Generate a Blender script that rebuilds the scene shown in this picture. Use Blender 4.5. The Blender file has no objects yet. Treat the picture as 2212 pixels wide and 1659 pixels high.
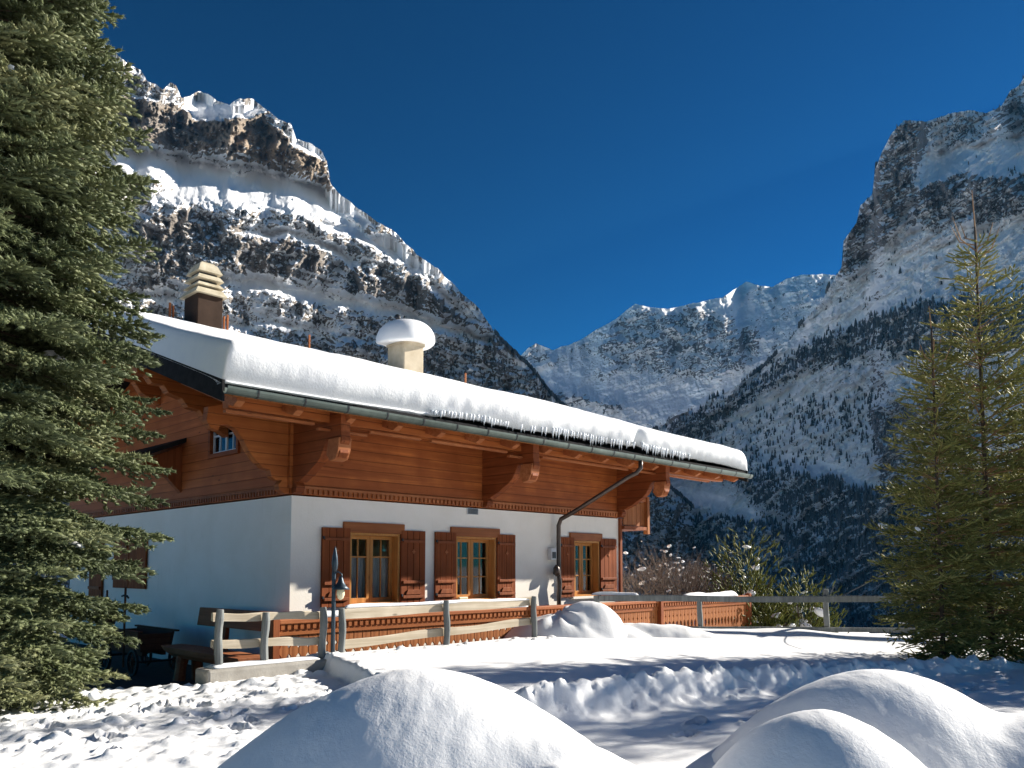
import bpy, math, random
import numpy as np
from mathutils import Vector
rng = np.random.default_rng(7); random.seed(7)
scn = bpy.context.scene
COL = scn.collection
PI = math.pi

# ------------------------------------------------------------------ render / view
scn.view_settings.view_transform = 'Standard'
scn.view_settings.look = 'None'
scn.view_settings.gamma = 1.0
scn.view_settings.use_curve_mapping = False
scn.view_settings.exposure = 1.2
scn.cycles.max_bounces = 12; scn.cycles.diffuse_bounces = 6

# ------------------------------------------------------------------ camera
F = 1745.0; PITCH = math.radians(4.0); SH = 273.0; EYE = 1.6
cam_d = bpy.data.cameras.new('camera'); cam = bpy.data.objects.new('camera', cam_d)
COL.objects.link(cam); scn.camera = cam
cam.location = (0, 0, EYE); cam.rotation_euler = (math.radians(90) + PITCH, 0, 0)
cam_d.sensor_width = 36; cam_d.lens = 36 * F / 2212; cam_d.shift_y = SH / 2212
cam_d.clip_start = 0.05; cam_d.clip_end = 60000

# ------------------------------------------------------------------ noise
_perm = np.random.default_rng(3).permutation(256); _perm = np.concatenate([_perm, _perm, _perm])
_g = np.random.default_rng(5).normal(size=(256, 3)); _g /= np.linalg.norm(_g, axis=1)[:, None]
def perlin(x, y, z):
    x = np.asarray(x, float); y = np.asarray(y, float) + 0 * x; z = np.asarray(z, float) + 0 * x
    xi = np.floor(x).astype(int); yi = np.floor(y).astype(int); zi = np.floor(z).astype(int)
    xf = x - xi; yf = y - yi; zf = z - zi
    u = xf**3 * (xf * (xf * 6 - 15) + 10); v = yf**3 * (yf * (yf * 6 - 15) + 10); w = zf**3 * (zf * (zf * 6 - 15) + 10)
    out = 0
    for a in (0, 1):
        wa = u if a else 1 - u
        pa = _perm[(xi + a) & 255]
        for b in (0, 1):
            wb = v if b else 1 - v
            pb = _perm[pa + ((yi + b) & 255)]
            for c in (0, 1):
                wc = w if c else 1 - w
                g = _g[_perm[pb + ((zi + c) & 255)]]
                out = out + wa * wb * wc * (g[..., 0] * (xf - a) + g[..., 1] * (yf - b) + g[..., 2] * (zf - c))
    return out * 1.5
def fbm(x, y, z=0.0, o=5, g=.5, l=2.03, ridged=False):
    s = 0; a = 1; t = 0
    for i in range(o):
        n = perlin(x + 17.3 * i, y - 9.1 * i, z + 5.7 * i)
        if ridged: n = 1 - 2 * np.abs(n)
        s = s + a * n; t += a; a *= g; x = x * l; y = y * l; z = z * l
    return s / t
def sstep(a, b, x):
    t = np.clip((x - a) / (b - a), 0, 1); return t * t * (3 - 2 * t)

# ------------------------------------------------------------------ tags / objects
def tag(o, label=None, cat=None, group=None, kind=None):
    if label: o['label'] = label
    if cat: o['category'] = cat
    if group: o['group'] = group
    if kind: o['kind'] = kind
    return o
def empty(name, loc, rz=0, **k):
    o = bpy.data.objects.new(name, None); COL.objects.link(o)
    o.location = loc; o.rotation_euler = (0, 0, rz); o.empty_display_size = .2
    return tag(o, **k)
def mesh_np(name, V, Fa, mat, parent=None, smooth=False, loop_counts=None):
    """V (n,3) ; Fa list of arrays each (m,k)"""
    me = bpy.data.meshes.new(name)
    if isinstance(Fa, np.ndarray): Fa = [Fa]
    Fa = [np.asarray(f, dtype=np.int32) for f in Fa if len(f)]
    me.vertices.add(len(V)); me.vertices.foreach_set('co', np.asarray(V, dtype=np.float32).ravel())
    idx = np.concatenate([f.ravel() for f in Fa]); cnt = np.concatenate([np.full(len(f), f.shape[1]) for f in Fa])
    me.loops.add(len(idx)); me.loops.foreach_set('vertex_index', idx)
    me.polygons.add(len(cnt)); st = np.concatenate([[0], np.cumsum(cnt)[:-1]])
    me.polygons.foreach_set('loop_start', st.astype(np.int32)); me.polygons.foreach_set('loop_total', cnt.astype(np.int32))
    if smooth: me.polygons.foreach_set('use_smooth', np.ones(len(cnt), bool))
    me.update(calc_edges=True)
    me.materials.append(mat)
    o = bpy.data.objects.new(name, me); COL.objects.link(o)
    if parent: o.parent = parent
    return o
def copy_tree(o, parent=None):
    c = o.copy(); COL.objects.link(c); c.parent = parent
    for ch in list(o.children): copy_tree(ch, c)
    return c

class MB:
    def __init__(s): s.v = []; s.f = []
    def add(s, V, Fc):
        b = len(s.v); s.v += [tuple(p) for p in V]; s.f += [tuple(i + b for i in f) for f in Fc]; return s
    def box(s, x0, x1, y0, y1, z0, z1):
        V = [(x, y, z) for x in (x0, x1) for y in (y0, y1) for z in (z0, z1)]
        return s.add(V, [(0, 1, 3, 2), (4, 6, 7, 5), (0, 4, 5, 1), (2, 3, 7, 6), (0, 2, 6, 4), (1, 5, 7, 3)])
    def prism(s, pts, axis, a, b):
        """pts 2d outline; axis 'x': pts=(y,z); 'y': pts=(x,z); 'z': pts=(x,y)"""
        def P(p, h):
            return (h, p[0], p[1]) if axis == 'x' else ((p[0], h, p[1]) if axis == 'y' else (p[0], p[1], h))
        n = len(pts); V = [P(p, a) for p in pts] + [P(p, b) for p in pts]
        s.add(V, [tuple(range(n)), tuple(range(2 * n - 1, n - 1, -1))] + [(i, i + n, (i + 1) % n + n, (i + 1) % n) for i in range(n)])
        return s
    def tube(s, pts, r, n=8, cap=True, open_top=False):
        pts = [Vector(p) for p in pts]; m = len(pts); rr = r if isinstance(r, (list, tuple)) else [r] * m
        b = len(s.v); up = Vector((0, 0, 1))
        prev = None
        for i, p in enumerate(pts):
            d = (pts[min(i + 1, m - 1)] - pts[max(i - 1, 0)]).normalized()
            if prev is None:
                u = d.cross(up if abs(d.z) < .95 else Vector((1, 0, 0))).normalized()
            else:
                u = (prev - d * prev.dot(d)).normalized()
            prev = u; w = d.cross(u)
            for k in range(n):
                a = 2 * PI * k / n; q = p + rr[i] * (math.cos(a) * u + math.sin(a) * w); s.v.append(tuple(q))
        for i in range(m - 1):
            for k in range(n):
                s.f.append((b + i * n + k, b + i * n + (k + 1) % n, b + (i + 1) * n + (k + 1) % n, b + (i + 1) * n + k))
        if cap:
            s.f.append(tuple(b + k for k in range(n - 1, -1, -1))); s.f.append(tuple(b + (m - 1) * n + k for k in range(n)))
        return s
    def lathe(s, prof, c, n=16):
        b = len(s.v); m = len(prof)
        for r, z in prof:
            for k in range(n):
                a = 2 * PI * k / n; s.v.append((c[0] + r * math.cos(a), c[1] + r * math.sin(a), c[2] + z))
        for i in range(m - 1):
            for k in range(n):
                s.f.append((b + i * n + k, b + i * n + (k + 1) % n, b + (i + 1) * n + (k + 1) % n, b + (i + 1) * n + k))
        s.f.append(tuple(b + k for k in range(n - 1, -1, -1))); s.f.append(tuple(b + (m - 1) * n + k for k in range(n)))
        return s
    def build_each(s, name, mat, parent=None, smooth=False, bevel=0):
        out = []
        par = list(range(len(s.v)))
        def fd(i):
            while par[i] != i: par[i] = par[par[i]]; i = par[i]
            return i
        for f in s.f:
            for k in f[1:]: par[fd(k)] = fd(f[0])
        gr = {}
        for f in s.f: gr.setdefault(fd(f[0]), []).append(f)
        for k, fs in gr.items():
            ids = sorted({i for f in fs for i in f}); mp = {i: j for j, i in enumerate(ids)}
            m2 = MB(); m2.v = [s.v[i] for i in ids]; m2.f = [tuple(mp[i] for i in f) for f in fs]
            out.append(m2.build(name, mat, parent, smooth, bevel))
        return out
    def build(s, name, mat, parent=None, smooth=False, bevel=0):
        me = bpy.data.meshes.new(name); me.from_pydata(s.v, [], s.f)
        me.materials.append(mat)
        if smooth:
            for p in me.polygons: p.use_smooth = True
        me.validate(); me.update()
        import bmesh
        bm = bmesh.new(); bm.from_mesh(me); bmesh.ops.recalc_face_normals(bm, faces=bm.faces); bm.to_mesh(me); bm.free()
        o = bpy.data.objects.new(name, me); COL.objects.link(o)
        if parent: o.parent = parent
        if bevel:
            md = o.modifiers.new('b', 'BEVEL'); md.width = bevel; md.segments = 2; md.limit_method = 'ANGLE'
        return o

# ------------------------------------------------------------------ materials
def mat(name):
    m = bpy.data.materials.new(name); m.use_nodes = True
    nt = m.node_tree; return m, nt, nt.nodes['Principled BSDF']
def N(nt, t, **k):
    n = nt.nodes.new(t)
    for a, b in k.items():
        if a.startswith('i_'):
            n.inputs[a[2:].replace('_', ' ')].default_value = b
        else: setattr(n, a, b)
    return n
def ramp(nt, src, stops, interp='LINEAR'):
    r = nt.nodes.new('ShaderNodeValToRGB'); r.color_ramp.interpolation = interp
    e = r.color_ramp.elements
    while len(e) < len(stops): e.new(.5)
    for i, (p, c) in enumerate(stops):
        e[i].position = p; e[i].color = (c[0], c[1], c[2], 1) if not isinstance(c, (int, float)) else (c, c, c, 1)
    nt.links.new(src, r.inputs[0]); return r
def coords(nt, scale=(1, 1, 1), kind='Object'):
    tc = nt.nodes.new('ShaderNodeTexCoord'); mp = nt.nodes.new('ShaderNodeMapping')
    mp.inputs['Scale'].default_value = scale
    nt.links.new(tc.outputs[kind], mp.inputs[0]); return mp.outputs[0]
def noise(nt, vec, scale, detail=4, rough=.55, dist=0):
    n = nt.nodes.new('ShaderNodeTexNoise'); n.inputs['Scale'].default_value = scale
    n.inputs['Detail'].default_value = detail; n.inputs['Roughness'].default_value = rough; n.inputs['Distortion'].default_value = dist
    nt.links.new(vec, n.inputs['Vector']); return n.outputs['Fac']
def mixc(nt, fac, a, b, mode='MIX'):
    m = nt.nodes.new('ShaderNodeMix'); m.data_type = 'RGBA'; m.blend_type = mode
    for i, s in ((0, fac), (6, a), (7, b)):
        if isinstance(s, bpy.types.NodeSocket): nt.links.new(s, m.inputs[i])
        elif i == 0: m.inputs[0].default_value = s
        else: m.inputs[i].default_value = (s[0], s[1], s[2], 1)
    return m.outputs[2]
def math_(nt, op, a, b=None, c=None, clamp=False):
    m = nt.nodes.new('ShaderNodeMath'); m.operation = op; m.use_clamp = clamp
    for i, s in enumerate((a, b, c)):
        if s is None: continue
        if isinstance(s, bpy.types.NodeSocket): nt.links.new(s, m.inputs[i])
        else: m.inputs[i].default_value = s
    return m.outputs[0]
def bump(nt, p, h, strength=.3, dist=.01):
    b = nt.nodes.new('ShaderNodeBump'); b.inputs['Strength'].default_value = strength; b.inputs['Distance'].default_value = dist
    nt.links.new(h, b.inputs['Height']); nt.links.new(b.outputs[0], p.inputs['Normal']); return b

def wood(name, dark, light, axis='x', board=0, grain=18, rough=.6, seam=.6, seam_axis='z', bstr=.4, spec=.14):
    """stained / weathered wood, grain along axis, optional boards of given height"""
    m, nt, p = mat(name)
    sc = {'x': (.6, grain, grain), 'y': (grain, .6, grain), 'z': (grain, grain, .6)}[axis]
    v = coords(nt, sc)
    n1 = noise(nt, v, 1.0, 6, .62, .6)
    v2 = coords(nt, (1.3, 1.3, 1.3)); n2 = noise(nt, v2, 1.4, 3)
    c = ramp(nt, n1, [(.3, dark), (.7, light)]).outputs[0]
    c = mixc(nt, ramp(nt, n2, [(.35, 0.0), (.65, 1.0)]).outputs[0], c, mixc(nt, .75, c, dark))
    h = n1
    if board:
        tc = nt.nodes.new('ShaderNodeTexCoord'); sp = nt.nodes.new('ShaderNodeSeparateXYZ'); nt.links.new(tc.outputs['Object'], sp.inputs[0])
        q = math_(nt, 'DIVIDE', sp.outputs[{'x': 0, 'y': 1, 'z': 2}[seam_axis]], board)
        fr = math_(nt, 'FRACT', q)
        dd = math_(nt, 'ABSOLUTE', math_(nt, 'SUBTRACT', fr, .5))
        s = ramp(nt, dd, [(.44, 1.0), (.49, 0.0)]).outputs[0]
        fl = math_(nt, 'FLOOR', q)
        wn = nt.nodes.new('ShaderNodeTexWhiteNoise'); wn.noise_dimensions = '1D'; nt.links.new(fl, wn.inputs['W'])
        c = mixc(nt, math_(nt, 'MULTIPLY', wn.outputs['Value'], .6), c, dark)
        c = mixc(nt, math_(nt, 'MULTIPLY', math_(nt, 'SUBTRACT', 1.0, s), seam), c, (dark[0] * .3, dark[1] * .3, dark[2] * .3))
        h = math_(nt, 'ADD', math_(nt, 'MULTIPLY', n1, .25), math_(nt, 'MULTIPLY', s, 1.6))
    # knots
    vk = nt.nodes.new('ShaderNodeTexVoronoi'); vk.inputs['Scale'].default_value = 2.2
    ksc = {'x': (.8, 2.4, 2.4), 'y': (2.4, .8, 2.4), 'z': (2.4, 2.4, .8)}[axis]
    nt.links.new(coords(nt, ksc), vk.inputs['Vector'])
    k = ramp(nt, vk.outputs['Distance'], [(.04, 1.0), (.09, 0.0)]).outputs[0]
    c = mixc(nt, math_(nt, 'MULTIPLY', k, .7), c, (dark[0] * .4, dark[1] * .4, dark[2] * .4))
    nt.links.new(c, p.inputs['Base Color']); p.inputs['Roughness'].default_value = rough
    p.inputs['Specular IOR Level'].default_value = spec
    bump(nt, p, h, bstr, .008)
    return m
def plain(name, c1, c2, scale=6, rough=.6, metal=0, bs=.2, bd=.004, spec=.4):
    m, nt, p = mat(name); v = coords(nt); n = noise(nt, v, scale, 6, .6)
    nt.links.new(ramp(nt, n, [(.3, c1), (.7, c2)]).outputs[0], p.inputs['Base Color'])
    p.inputs['Roughness'].default_value = rough; p.inputs['Metallic'].default_value = metal; p.inputs['Specular IOR Level'].default_value = spec
    n2 = noise(nt, v, scale * 12, 3); bump(nt, p, n2, bs, bd); return m
def snow_mat(name, fine=60, bs=.35, bd=.01, crust=0):
    m, nt, p = mat(name); v = coords(nt)
    a = noise(nt, v, fine, 4, .6); b = noise(nt, v, 5, 4)
    nt.links.new(ramp(nt, b, [(.3, (.83, .84, .86)), (.7, (.88, .885, .89))]).outputs[0], p.inputs['Base Color'])
    p.inputs['Roughness'].default_value = .65; p.inputs['Specular IOR Level'].default_value = .25
    p.inputs['Subsurface Weight'].default_value = 0
    h = math_(nt, 'ADD', math_(nt, 'MULTIPLY', a, .5), b)
    if crust:
        vc = coords(nt, (1.0, .45, 1.0)); cr = noise(nt, vc, 26, 5, .6, .5)
        h = math_(nt, 'ADD', h, math_(nt, 'MULTIPLY', cr, crust))
    bump(nt, p, h, bs, bd); return m

M = {}
M['snow'] = snow_mat('snow', 45, .35, .012)
M['snow_mound'] = snow_mat('wind_crusted_snow', 70, .32, .010, 1.0)
M['snow_roof'] = snow_mat('roof_snow', 30, .4, .02)
M['plaster'] = plain('white_plaster', (.87, .82, .73), (.92, .875, .80), 2.5, .85, 0, .35, .004, .2)
def plaster():
    m, nt, p = mat('lime_plaster'); v = coords(nt)
    a = noise(nt, v, 1.1, 6, .65, .4); b = noise(nt, coords(nt, (5, 5, .7)), 1.6, 5, .6); sp = nt.nodes.new('ShaderNodeSeparateXYZ'); nt.links.new(v, sp.inputs[0])
    c = ramp(nt, a, [(.3, (.84, .79, .70)), (.7, (.92, .875, .80))]).outputs[0]
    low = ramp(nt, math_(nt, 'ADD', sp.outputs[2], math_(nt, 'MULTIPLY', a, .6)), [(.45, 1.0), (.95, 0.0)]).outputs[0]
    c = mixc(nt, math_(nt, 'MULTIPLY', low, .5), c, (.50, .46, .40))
    c = mixc(nt, ramp(nt, b, [(.60, 0.0), (.78, .28)]).outputs[0], c, (.62, .57, .50))
    nt.links.new(c, p.inputs['Base Color']); p.inputs['Roughness'].default_value = .9; p.inputs['Specular IOR Level'].default_value = .15
    bump(nt, p, math_(nt, 'ADD', noise(nt, v, 40, 4), math_(nt, 'MULTIPLY', a, 1.5)), .4, .006); return m
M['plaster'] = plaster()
M['log'] = wood('log_wall', (.25, .066, .020), (.62, .195, .052), 'x', .145, 14)
M['log_gable'] = wood('log_wall_gable', (.30, .075, .020), (.55, .16, .045), 'y', .145, 14)
M['plate'] = wood('carved_console', (.30, .085, .024), (.58, .20, .055), 'x', .15, 14)
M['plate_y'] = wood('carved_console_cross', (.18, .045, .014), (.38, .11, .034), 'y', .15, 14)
M['beam'] = wood('beam_wood', (.28, .085, .030), (.54, .21, .085), 'x', 0, 20)
M['soffit'] = wood('soffit_boards', (.28, .10, .034), (.52, .21, .07), 'y', .16, 14, seam_axis='x')
M['trim'] = wood('trim_wood', (.18, .05, .018), (.38, .12, .042), 'z', 0, 20)
M['shutter'] = wood('shutter_wood', (.19, .050, .016), (.40, .115, .036), 'z', .12, 16, .7, seam_axis='x', spec=.12)
M['window_wood'] = wood('honey_window_wood', (.44, .19, .05), (.68, .34, .11), 'z', 0, 22, .45)
M['header'] = wood('window_header', (.24, .075, .024), (.46, .165, .055), 'x', 0, 18, .5)
M['balus'] = wood('baluster_wood', (.24, .08, .026), (.52, .21, .075), 'z', 0, 22)
M['grey_wood'] = wood('weathered_rail', (.34, .28, .20), (.66, .58, .46), 'x', 0, 20, .75)
M['grey_post'] = wood('weathered_post', (.12, .13, .13), (.30, .31, .30), 'z', 0, 20, .75)
M['bench'] = wood('bench_wood', (.20, .066, .028), (.42, .17, .075), 'y', 0, 16, .6)
M['cart'] = wood('cart_wood', (.10, .038, .022), (.24, .095, .05), 'y', .09, 16, .7)
M['concrete'] = plain('concrete', (.26, .24, .21), (.42, .40, .36), 4, .9, 0, .5, .006)
M['dark_metal'] = plain('dark_metal', (.02, .022, .025), (.05, .05, .055), 6, .45, .3)
M['gutter'] = plain('green_copper_gutter', (.065, .085, .075), (.14, .17, .15), 3, .45, .5)
M['downpipe'] = plain('brown_downpipe', (.06, .045, .038), (.12, .09, .075), 3, .35, .5)
M['roof'] = plain('roof_covering', (.014, .014, .015), (.03, .03, .032), 8, .9, 0, .3, .004, .1)
M['chim_stone'] = plain('pale_chimney', (.40, .33, .23), (.56, .48, .36), 4, .9, 0, .4, .01)
M['chim_brown'] = plain('brown_sheet_chimney', (.030, .018, .013), (.055, .034, .024), 3, .8, 0, .2, .004, .1)
M['chim_cap'] = plain('yellow_stone_cap', (.36, .31, .21), (.56, .50, .38), 5, .9, 0, .4, .01)
M['blue_iron'] = plain('blue_painted_iron', (.02, .035, .05), (.05, .075, .10), 12, .4, .4)
M['bulb'] = plain('frosted_lamp_glass', (.70, .62, .38), (.80, .74, .52), 3, .3)
M['rubber'] = plain('dark_iron', (.015, .014, .014), (.04, .035, .03), 12, .7)
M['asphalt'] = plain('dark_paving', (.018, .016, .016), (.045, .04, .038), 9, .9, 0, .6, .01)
M['curtain'] = plain('white_curtain', (.55, .56, .60), (.70, .70, .72), 5, .9)
M['curtain_green'] = plain('olive_curtain', (.46, .41, .29), (.60, .55, .42), 5, .9)
M['bark'] = plain('bark', (.05, .033, .022), (.12, .085, .06), 14, .9, 0, .7, .01)
M['twig'] = plain('grey_twig', (.11, .085, .07), (.24, .19, .16), 10, .85)
M['orange_twig'] = plain('orange_twig', (.22, .12, .06), (.38, .23, .12), 10, .8)
M['tarp'] = plain('teal_tarp', (.01, .10, .09), (.02, .20, .17), 5, .5)
M['cable'] = plain('grey_cable', (.10, .11, .12), (.16, .17, .18), 5, .5)
M['white_plastic'] = plain('white_box', (.55, .56, .57), (.62, .62, .63), 5, .4)
def glass_mat():
    m, nt, p = mat('window_glass'); nt.nodes.remove(p)
    out = nt.nodes['Material Output']
    g = N(nt, 'ShaderNodeBsdfGlossy'); g.inputs['Roughness'].default_value = .03; g.inputs['Color'].default_value = (.9, .92, .95, 1)
    t = N(nt, 'ShaderNodeBsdfTransparent'); t.inputs[0].default_value = (.86, .88, .88, 1)
    f = N(nt, 'ShaderNodeFresnel'); f.inputs[0].default_value = 1.5
    mx = N(nt, 'ShaderNodeMixShader'); nt.links.new(f.outputs[0], mx.inputs[0]); nt.links.new(t.outputs[0], mx.inputs[1]); nt.links.new(g.outputs[0], mx.inputs[2])
    nt.links.new(mx.outputs[0], out.inputs[0]); return m
M['glass'] = glass_mat()
def ice_mat():
    m, nt, p = mat('ice'); p.inputs['Base Color'].default_value = (.85, .88, .92, 1); p.inputs['Roughness'].default_value = .15
    p.inputs['Transmission Weight'].default_value = .1; p.inputs['IOR'].default_value = 1.31; return m
M['ice'] = ice_mat()
def foliage(name, c1, c2, c3, trans=.25, sc=2.5):
    m, nt, p = mat(name); v = coords(nt)
    n = noise(nt, v, sc, 4, .6); n2 = noise(nt, v, 28, 2)
    c = ramp(nt, n, [(.34, c1), (.52, c2), (.68, c3)]).outputs[0]
    c = mixc(nt, ramp(nt, n2, [(.35, 0.0), (.65, .5)]).outputs[0], c, c1)
    nt.links.new(c, p.inputs['Base Color']); p.inputs['Roughness'].default_value = .55; p.inputs['Specular IOR Level'].default_value = .25
    out = nt.nodes['Material Output']
    t = N(nt, 'ShaderNodeBsdfTranslucent'); nt.links.new(c, t.inputs[0])
    mx = N(nt, 'ShaderNodeMixShader'); mx.inputs[0].default_value = trans
    nt.links.new(p.outputs[0], mx.inputs[1]); nt.links.new(t.outputs[0], mx.inputs[2]); nt.links.new(mx.outputs[0], out.inputs[0])
    return m
M['needles'] = foliage('spruce_needles', (.055, .072, .034), (.175, .205, .095), (.33, .335, .17), .25, 1.1)
M['needles_young'] = foliage('young_spruce_needles', (.14, .15, .045), (.36, .36, .11), (.56, .50, .18), .42, 1.6)
M['shrub'] = foliage('shrub_leaves', (.07, .09, .02), (.19, .21, .045), (.30, .28, .06), .3)

def rock_mat(name, dark, mid, light, strata=(.004, .004, .02), bscale=1.0, snow_c=(.88, .89, .91)):
    m, nt, p = mat(name)
    v = coords(nt, strata); v1 = coords(nt, (.01, .01, .01))
    a = noise(nt, v, 1.0, 8, .68, .4); b = noise(nt, v1, 2.2, 8, .65)
    c = ramp(nt, a, [(.34, dark), (.5, mid), (.68, light)]).outputs[0]
    c = mixc(nt, ramp(nt, b, [(.38, 0.0), (.62, .7)]).outputs[0], c, dark)
    at = N(nt, 'ShaderNodeAttribute', attribute_name='snow')
    v3 = coords(nt, (.010, .010, .022)); d = noise(nt, v3, 1.0, 5, .6, .5)
    f = math_(nt, 'ADD', at.outputs['Fac'], math_(nt, 'MULTIPLY', math_(nt, 'SUBTRACT', d, .5), .42))
    f = ramp(nt, f, [(.44, 0.0), (.56, 1.0)]).outputs[0]
    at2 = N(nt, 'ShaderNodeAttribute', attribute_name='tan')
    c = mixc(nt, at2.outputs['Fac'], c, mixc(nt, b, (.56, .43, .30), (.34, .26, .19)))
    cr = noise(nt, coords(nt, (.03, .03, .012)), 1.0, 9, .72, 1.2)
    ck = ramp(nt, math_(nt, 'ABSOLUTE', math_(nt, 'SUBTRACT', cr, .5)), [(.0, 1.0), (.035, 0.0)]).outputs[0]
    c = mixc(nt, math_(nt, 'MULTIPLY', ck, .65), c, (dark[0] * .5, dark[1] * .5, dark[2] * .52))
    c = mixc(nt, f, c, snow_c)
    nt.links.new(c, p.inputs['Base Color']); p.inputs['Roughness'].default_value = .85; p.inputs['Specular IOR Level'].default_value = .15
    h = math_(nt, 'ADD', math_(nt, 'ADD', b, a), math_(nt, 'MULTIPLY', cr, 1.2))
    h = math_(nt, 'MULTIPLY', h, math_(nt, 'SUBTRACT', 1.0, math_(nt, 'MULTIPLY', f, .85)))
    bp = bump(nt, p, h, .9, 16.0 * bscale)
    return m
M['rock_left'] = rock_mat('limestone_and_snow', (.22, .19, .165), (.40, .355, .31), (.56, .51, .46), (.011, .011, .004))
M['rock_right'] = rock_mat('grey_cliff_and_snow', (.21, .20, .20), (.37, .355, .345), (.52, .50, .48), (.009, .009, .005))
M['rock_far'] = rock_mat('far_wall_and_snow', (.24, .24, .25), (.36, .355, .36), (.48, .47, .47), (.003, .003, .006), 2.0)
M['forest'] = plain('forest_conifers', (.04, .055, .06), (.12, .14, .15), .02, .95)

# ------------------------------------------------------------------ world and sun
SUN_EL = math.radians(25.5); SUN_AZ = math.radians(63.0)      # azimuth clockwise from +Y
w = bpy.data.worlds.new('World'); scn.world = w; w.use_nodes = True
nt = w.node_tree; bg = nt.nodes['Background']
sky = nt.nodes.new('ShaderNodeTexSky'); sky.sky_type = 'NISHITA'; sky.sun_disc = False
sky.sun_elevation = SUN_EL; sky.sun_rotation = SUN_AZ; sky.altitude = 2200; sky.air_density = 1.0; sky.dust_density = .25; sky.ozone_density = 3.0
# deep polarised winter blue: more contrast across the sky and less red than the bare model
gm = nt.nodes.new('ShaderNodeGamma'); gm.inputs[1].default_value = 1.7; nt.links.new(sky.outputs[0], gm.inputs[0])
tn_ = mixc(nt, 1.0, gm.outputs[0], (.024, .106, .120), 'MULTIPLY'); tn_ = mixc(nt, 1.0, tn_, (1.0, 4.8, 9.5), 'DARKEN')
nt.links.new(tn_, bg.inputs[0]); bg.inputs[1].default_value = .085
sd = bpy.data.lights.new('sun', 'SUN'); so = bpy.data.objects.new('sun', sd); COL.objects.link(so)
sd.energy = 5.0; sd.angle = math.radians(.55); sd.color = (1.0, .93, .82)
S = Vector((math.sin(SUN_AZ) * math.cos(SUN_EL), math.cos(SUN_AZ) * math.cos(SUN_EL), math.sin(SUN_EL)))
so.rotation_euler = (-S).to_track_quat('-Z', 'Y').to_euler(); so.location = (30, 10, 30)

# ------------------------------------------------------------------ house frame
TH = math.radians(44.0)
C = np.array([-3.088, 11.278, 0.0]); D1 = np.array([math.sin(TH), math.cos(TH), 0]); NN = np.array([math.cos(TH), -math.sin(TH), 0])
RZ = PI / 2 - TH
def HW(s, q, z=0): return C + s * D1 + q * NN + np.array([0, 0, z])
def sq(x, y): return (x - C[0]) * D1[0] + (y - C[1]) * D1[1], (x - C[0]) * NN[0] + (y - C[1]) * NN[1]

# ------------------------------------------------------------------ ground
def axis(a, b, step, lo, hi, g=1.18):
    c = list(np.arange(a, b, step)); h = step
    x = c[-1]
    while x < hi: h *= g; x += h; c.append(min(x, hi))
    h = step; x = c[0]; l = []
    while x > lo: h *= g; x -= h; l.append(max(x, lo))
    return np.array(l[::-1] + c)
gx = axis(-5.6, 8.4, .026, -20000, 20000); gy = axis(3.0, 14.2, .026, -6000, 22000)
GX, GY = np.meshgrid(gx, gy)
LR = np.random.default_rng(11)
def ground_h(x, y, lumps=True):
    s, q = sq(x, y)
    near = (np.abs(x) < 14) & (y > 1) & (y < 20)
    terr = .61 - .042 * np.clip(x, 0, 6.5) + .012 * perlin(x * .5, y * .5, 1.)
    terr = terr + .17 * np.exp(-((y - 13.2 - .1 * perlin(x * .9, 3., 0.)) / .45) ** 2) * sstep(.8, 2.0, x) * (.8 + .5 * perlin(x * .8, y * .8, 4.))
    ye = np.interp(x, [-20, -3, -2.1, -1, .1, 1.2, 2.8, 5.1, 9, 30], [8.9, 8.7, 9.2, 6.95, 6.15, 7.0, 8.15, 9.4, 11, 15])
    ye = ye + .18 * fbm(x * .9, y * .9, 2., 3)
    d = y - ye
    low = .42 + .0 * x + .03 * perlin(x * .6, y * .6, 7.)
    h = low + (terr - low) * sstep(-.22, .04, d)
    # trampled, clumpy snow on the left and along the ploughed edge
    rl = sstep(.2, -.9, x) * sstep(1.0, -.2, d) * sstep(3.6, 5.2, y)
    re = np.exp(-((d + .05) / .20) ** 2) * sstep(-.3, .4, x) * sstep(7.5, 5.5, x)
    rough = np.maximum(rl, re)
    lmp = fbm(x * 2.3, y * 2.3, 0., 5, .55, ridged=True) * .055 + np.maximum(fbm(x * 5.5, y * 5.5, 3., 4), 0) * .12 + .022 * fbm(x * 13, y * 13, 6., 3, .6, ridged=True)
    h = h + rl * lmp * .55 + re * (lmp * 1.3 + .05)
    h = h + .006 * fbm(x * 3, y * 3, 9., 3)
    # old footprints / soft dips in the shaded lane
    lane = sstep(.1, -.6, d) * sstep(.2, 1.0, x)
    h = h + lane * .035 * fbm(x * 1.6, y * 1.6, 5., 4)
    # cleared yard beside the gable
    yb = 8.12 + .35 * (x + 3.07)
    yard = np.where(x < -2.95, sstep(-.05, .30, y - yb - .12 * fbm(x * 2.5, y * 2.5, 4., 3)), 0) * sstep(-6.5, -5.2, y * 0 - np.abs(x + 8) + 2.5 * 0 + 0) if False else np.where(x < -3.0, sstep(-.05, .30, y - yb - .15 * fbm(x * 2.5, y * 2.5, 4., 3)), 0)
    inq = sstep(2.12, 2.0, q) * sstep(-2.4, -2.2, s)
    house = np.maximum(yard, inq)
    h = h * (1 - house) + (-.04) * house
    beyond = sstep(13.6, 15.0, y) * sstep(-6, -3, x + (y - 13) * 0 + 1e-9)
    h = np.where((q > 1.9), h * (1 - beyond) + (-.35) * beyond, h)
    h = h - .115 * np.clip(y - 21, 0, 880) - .05 * np.clip(y - 901, 0, 400)
    far = np.clip(-np.minimum(y - 1, 0), 0, 1)
    return h
GZ = ground_h(GX, GY)
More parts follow.
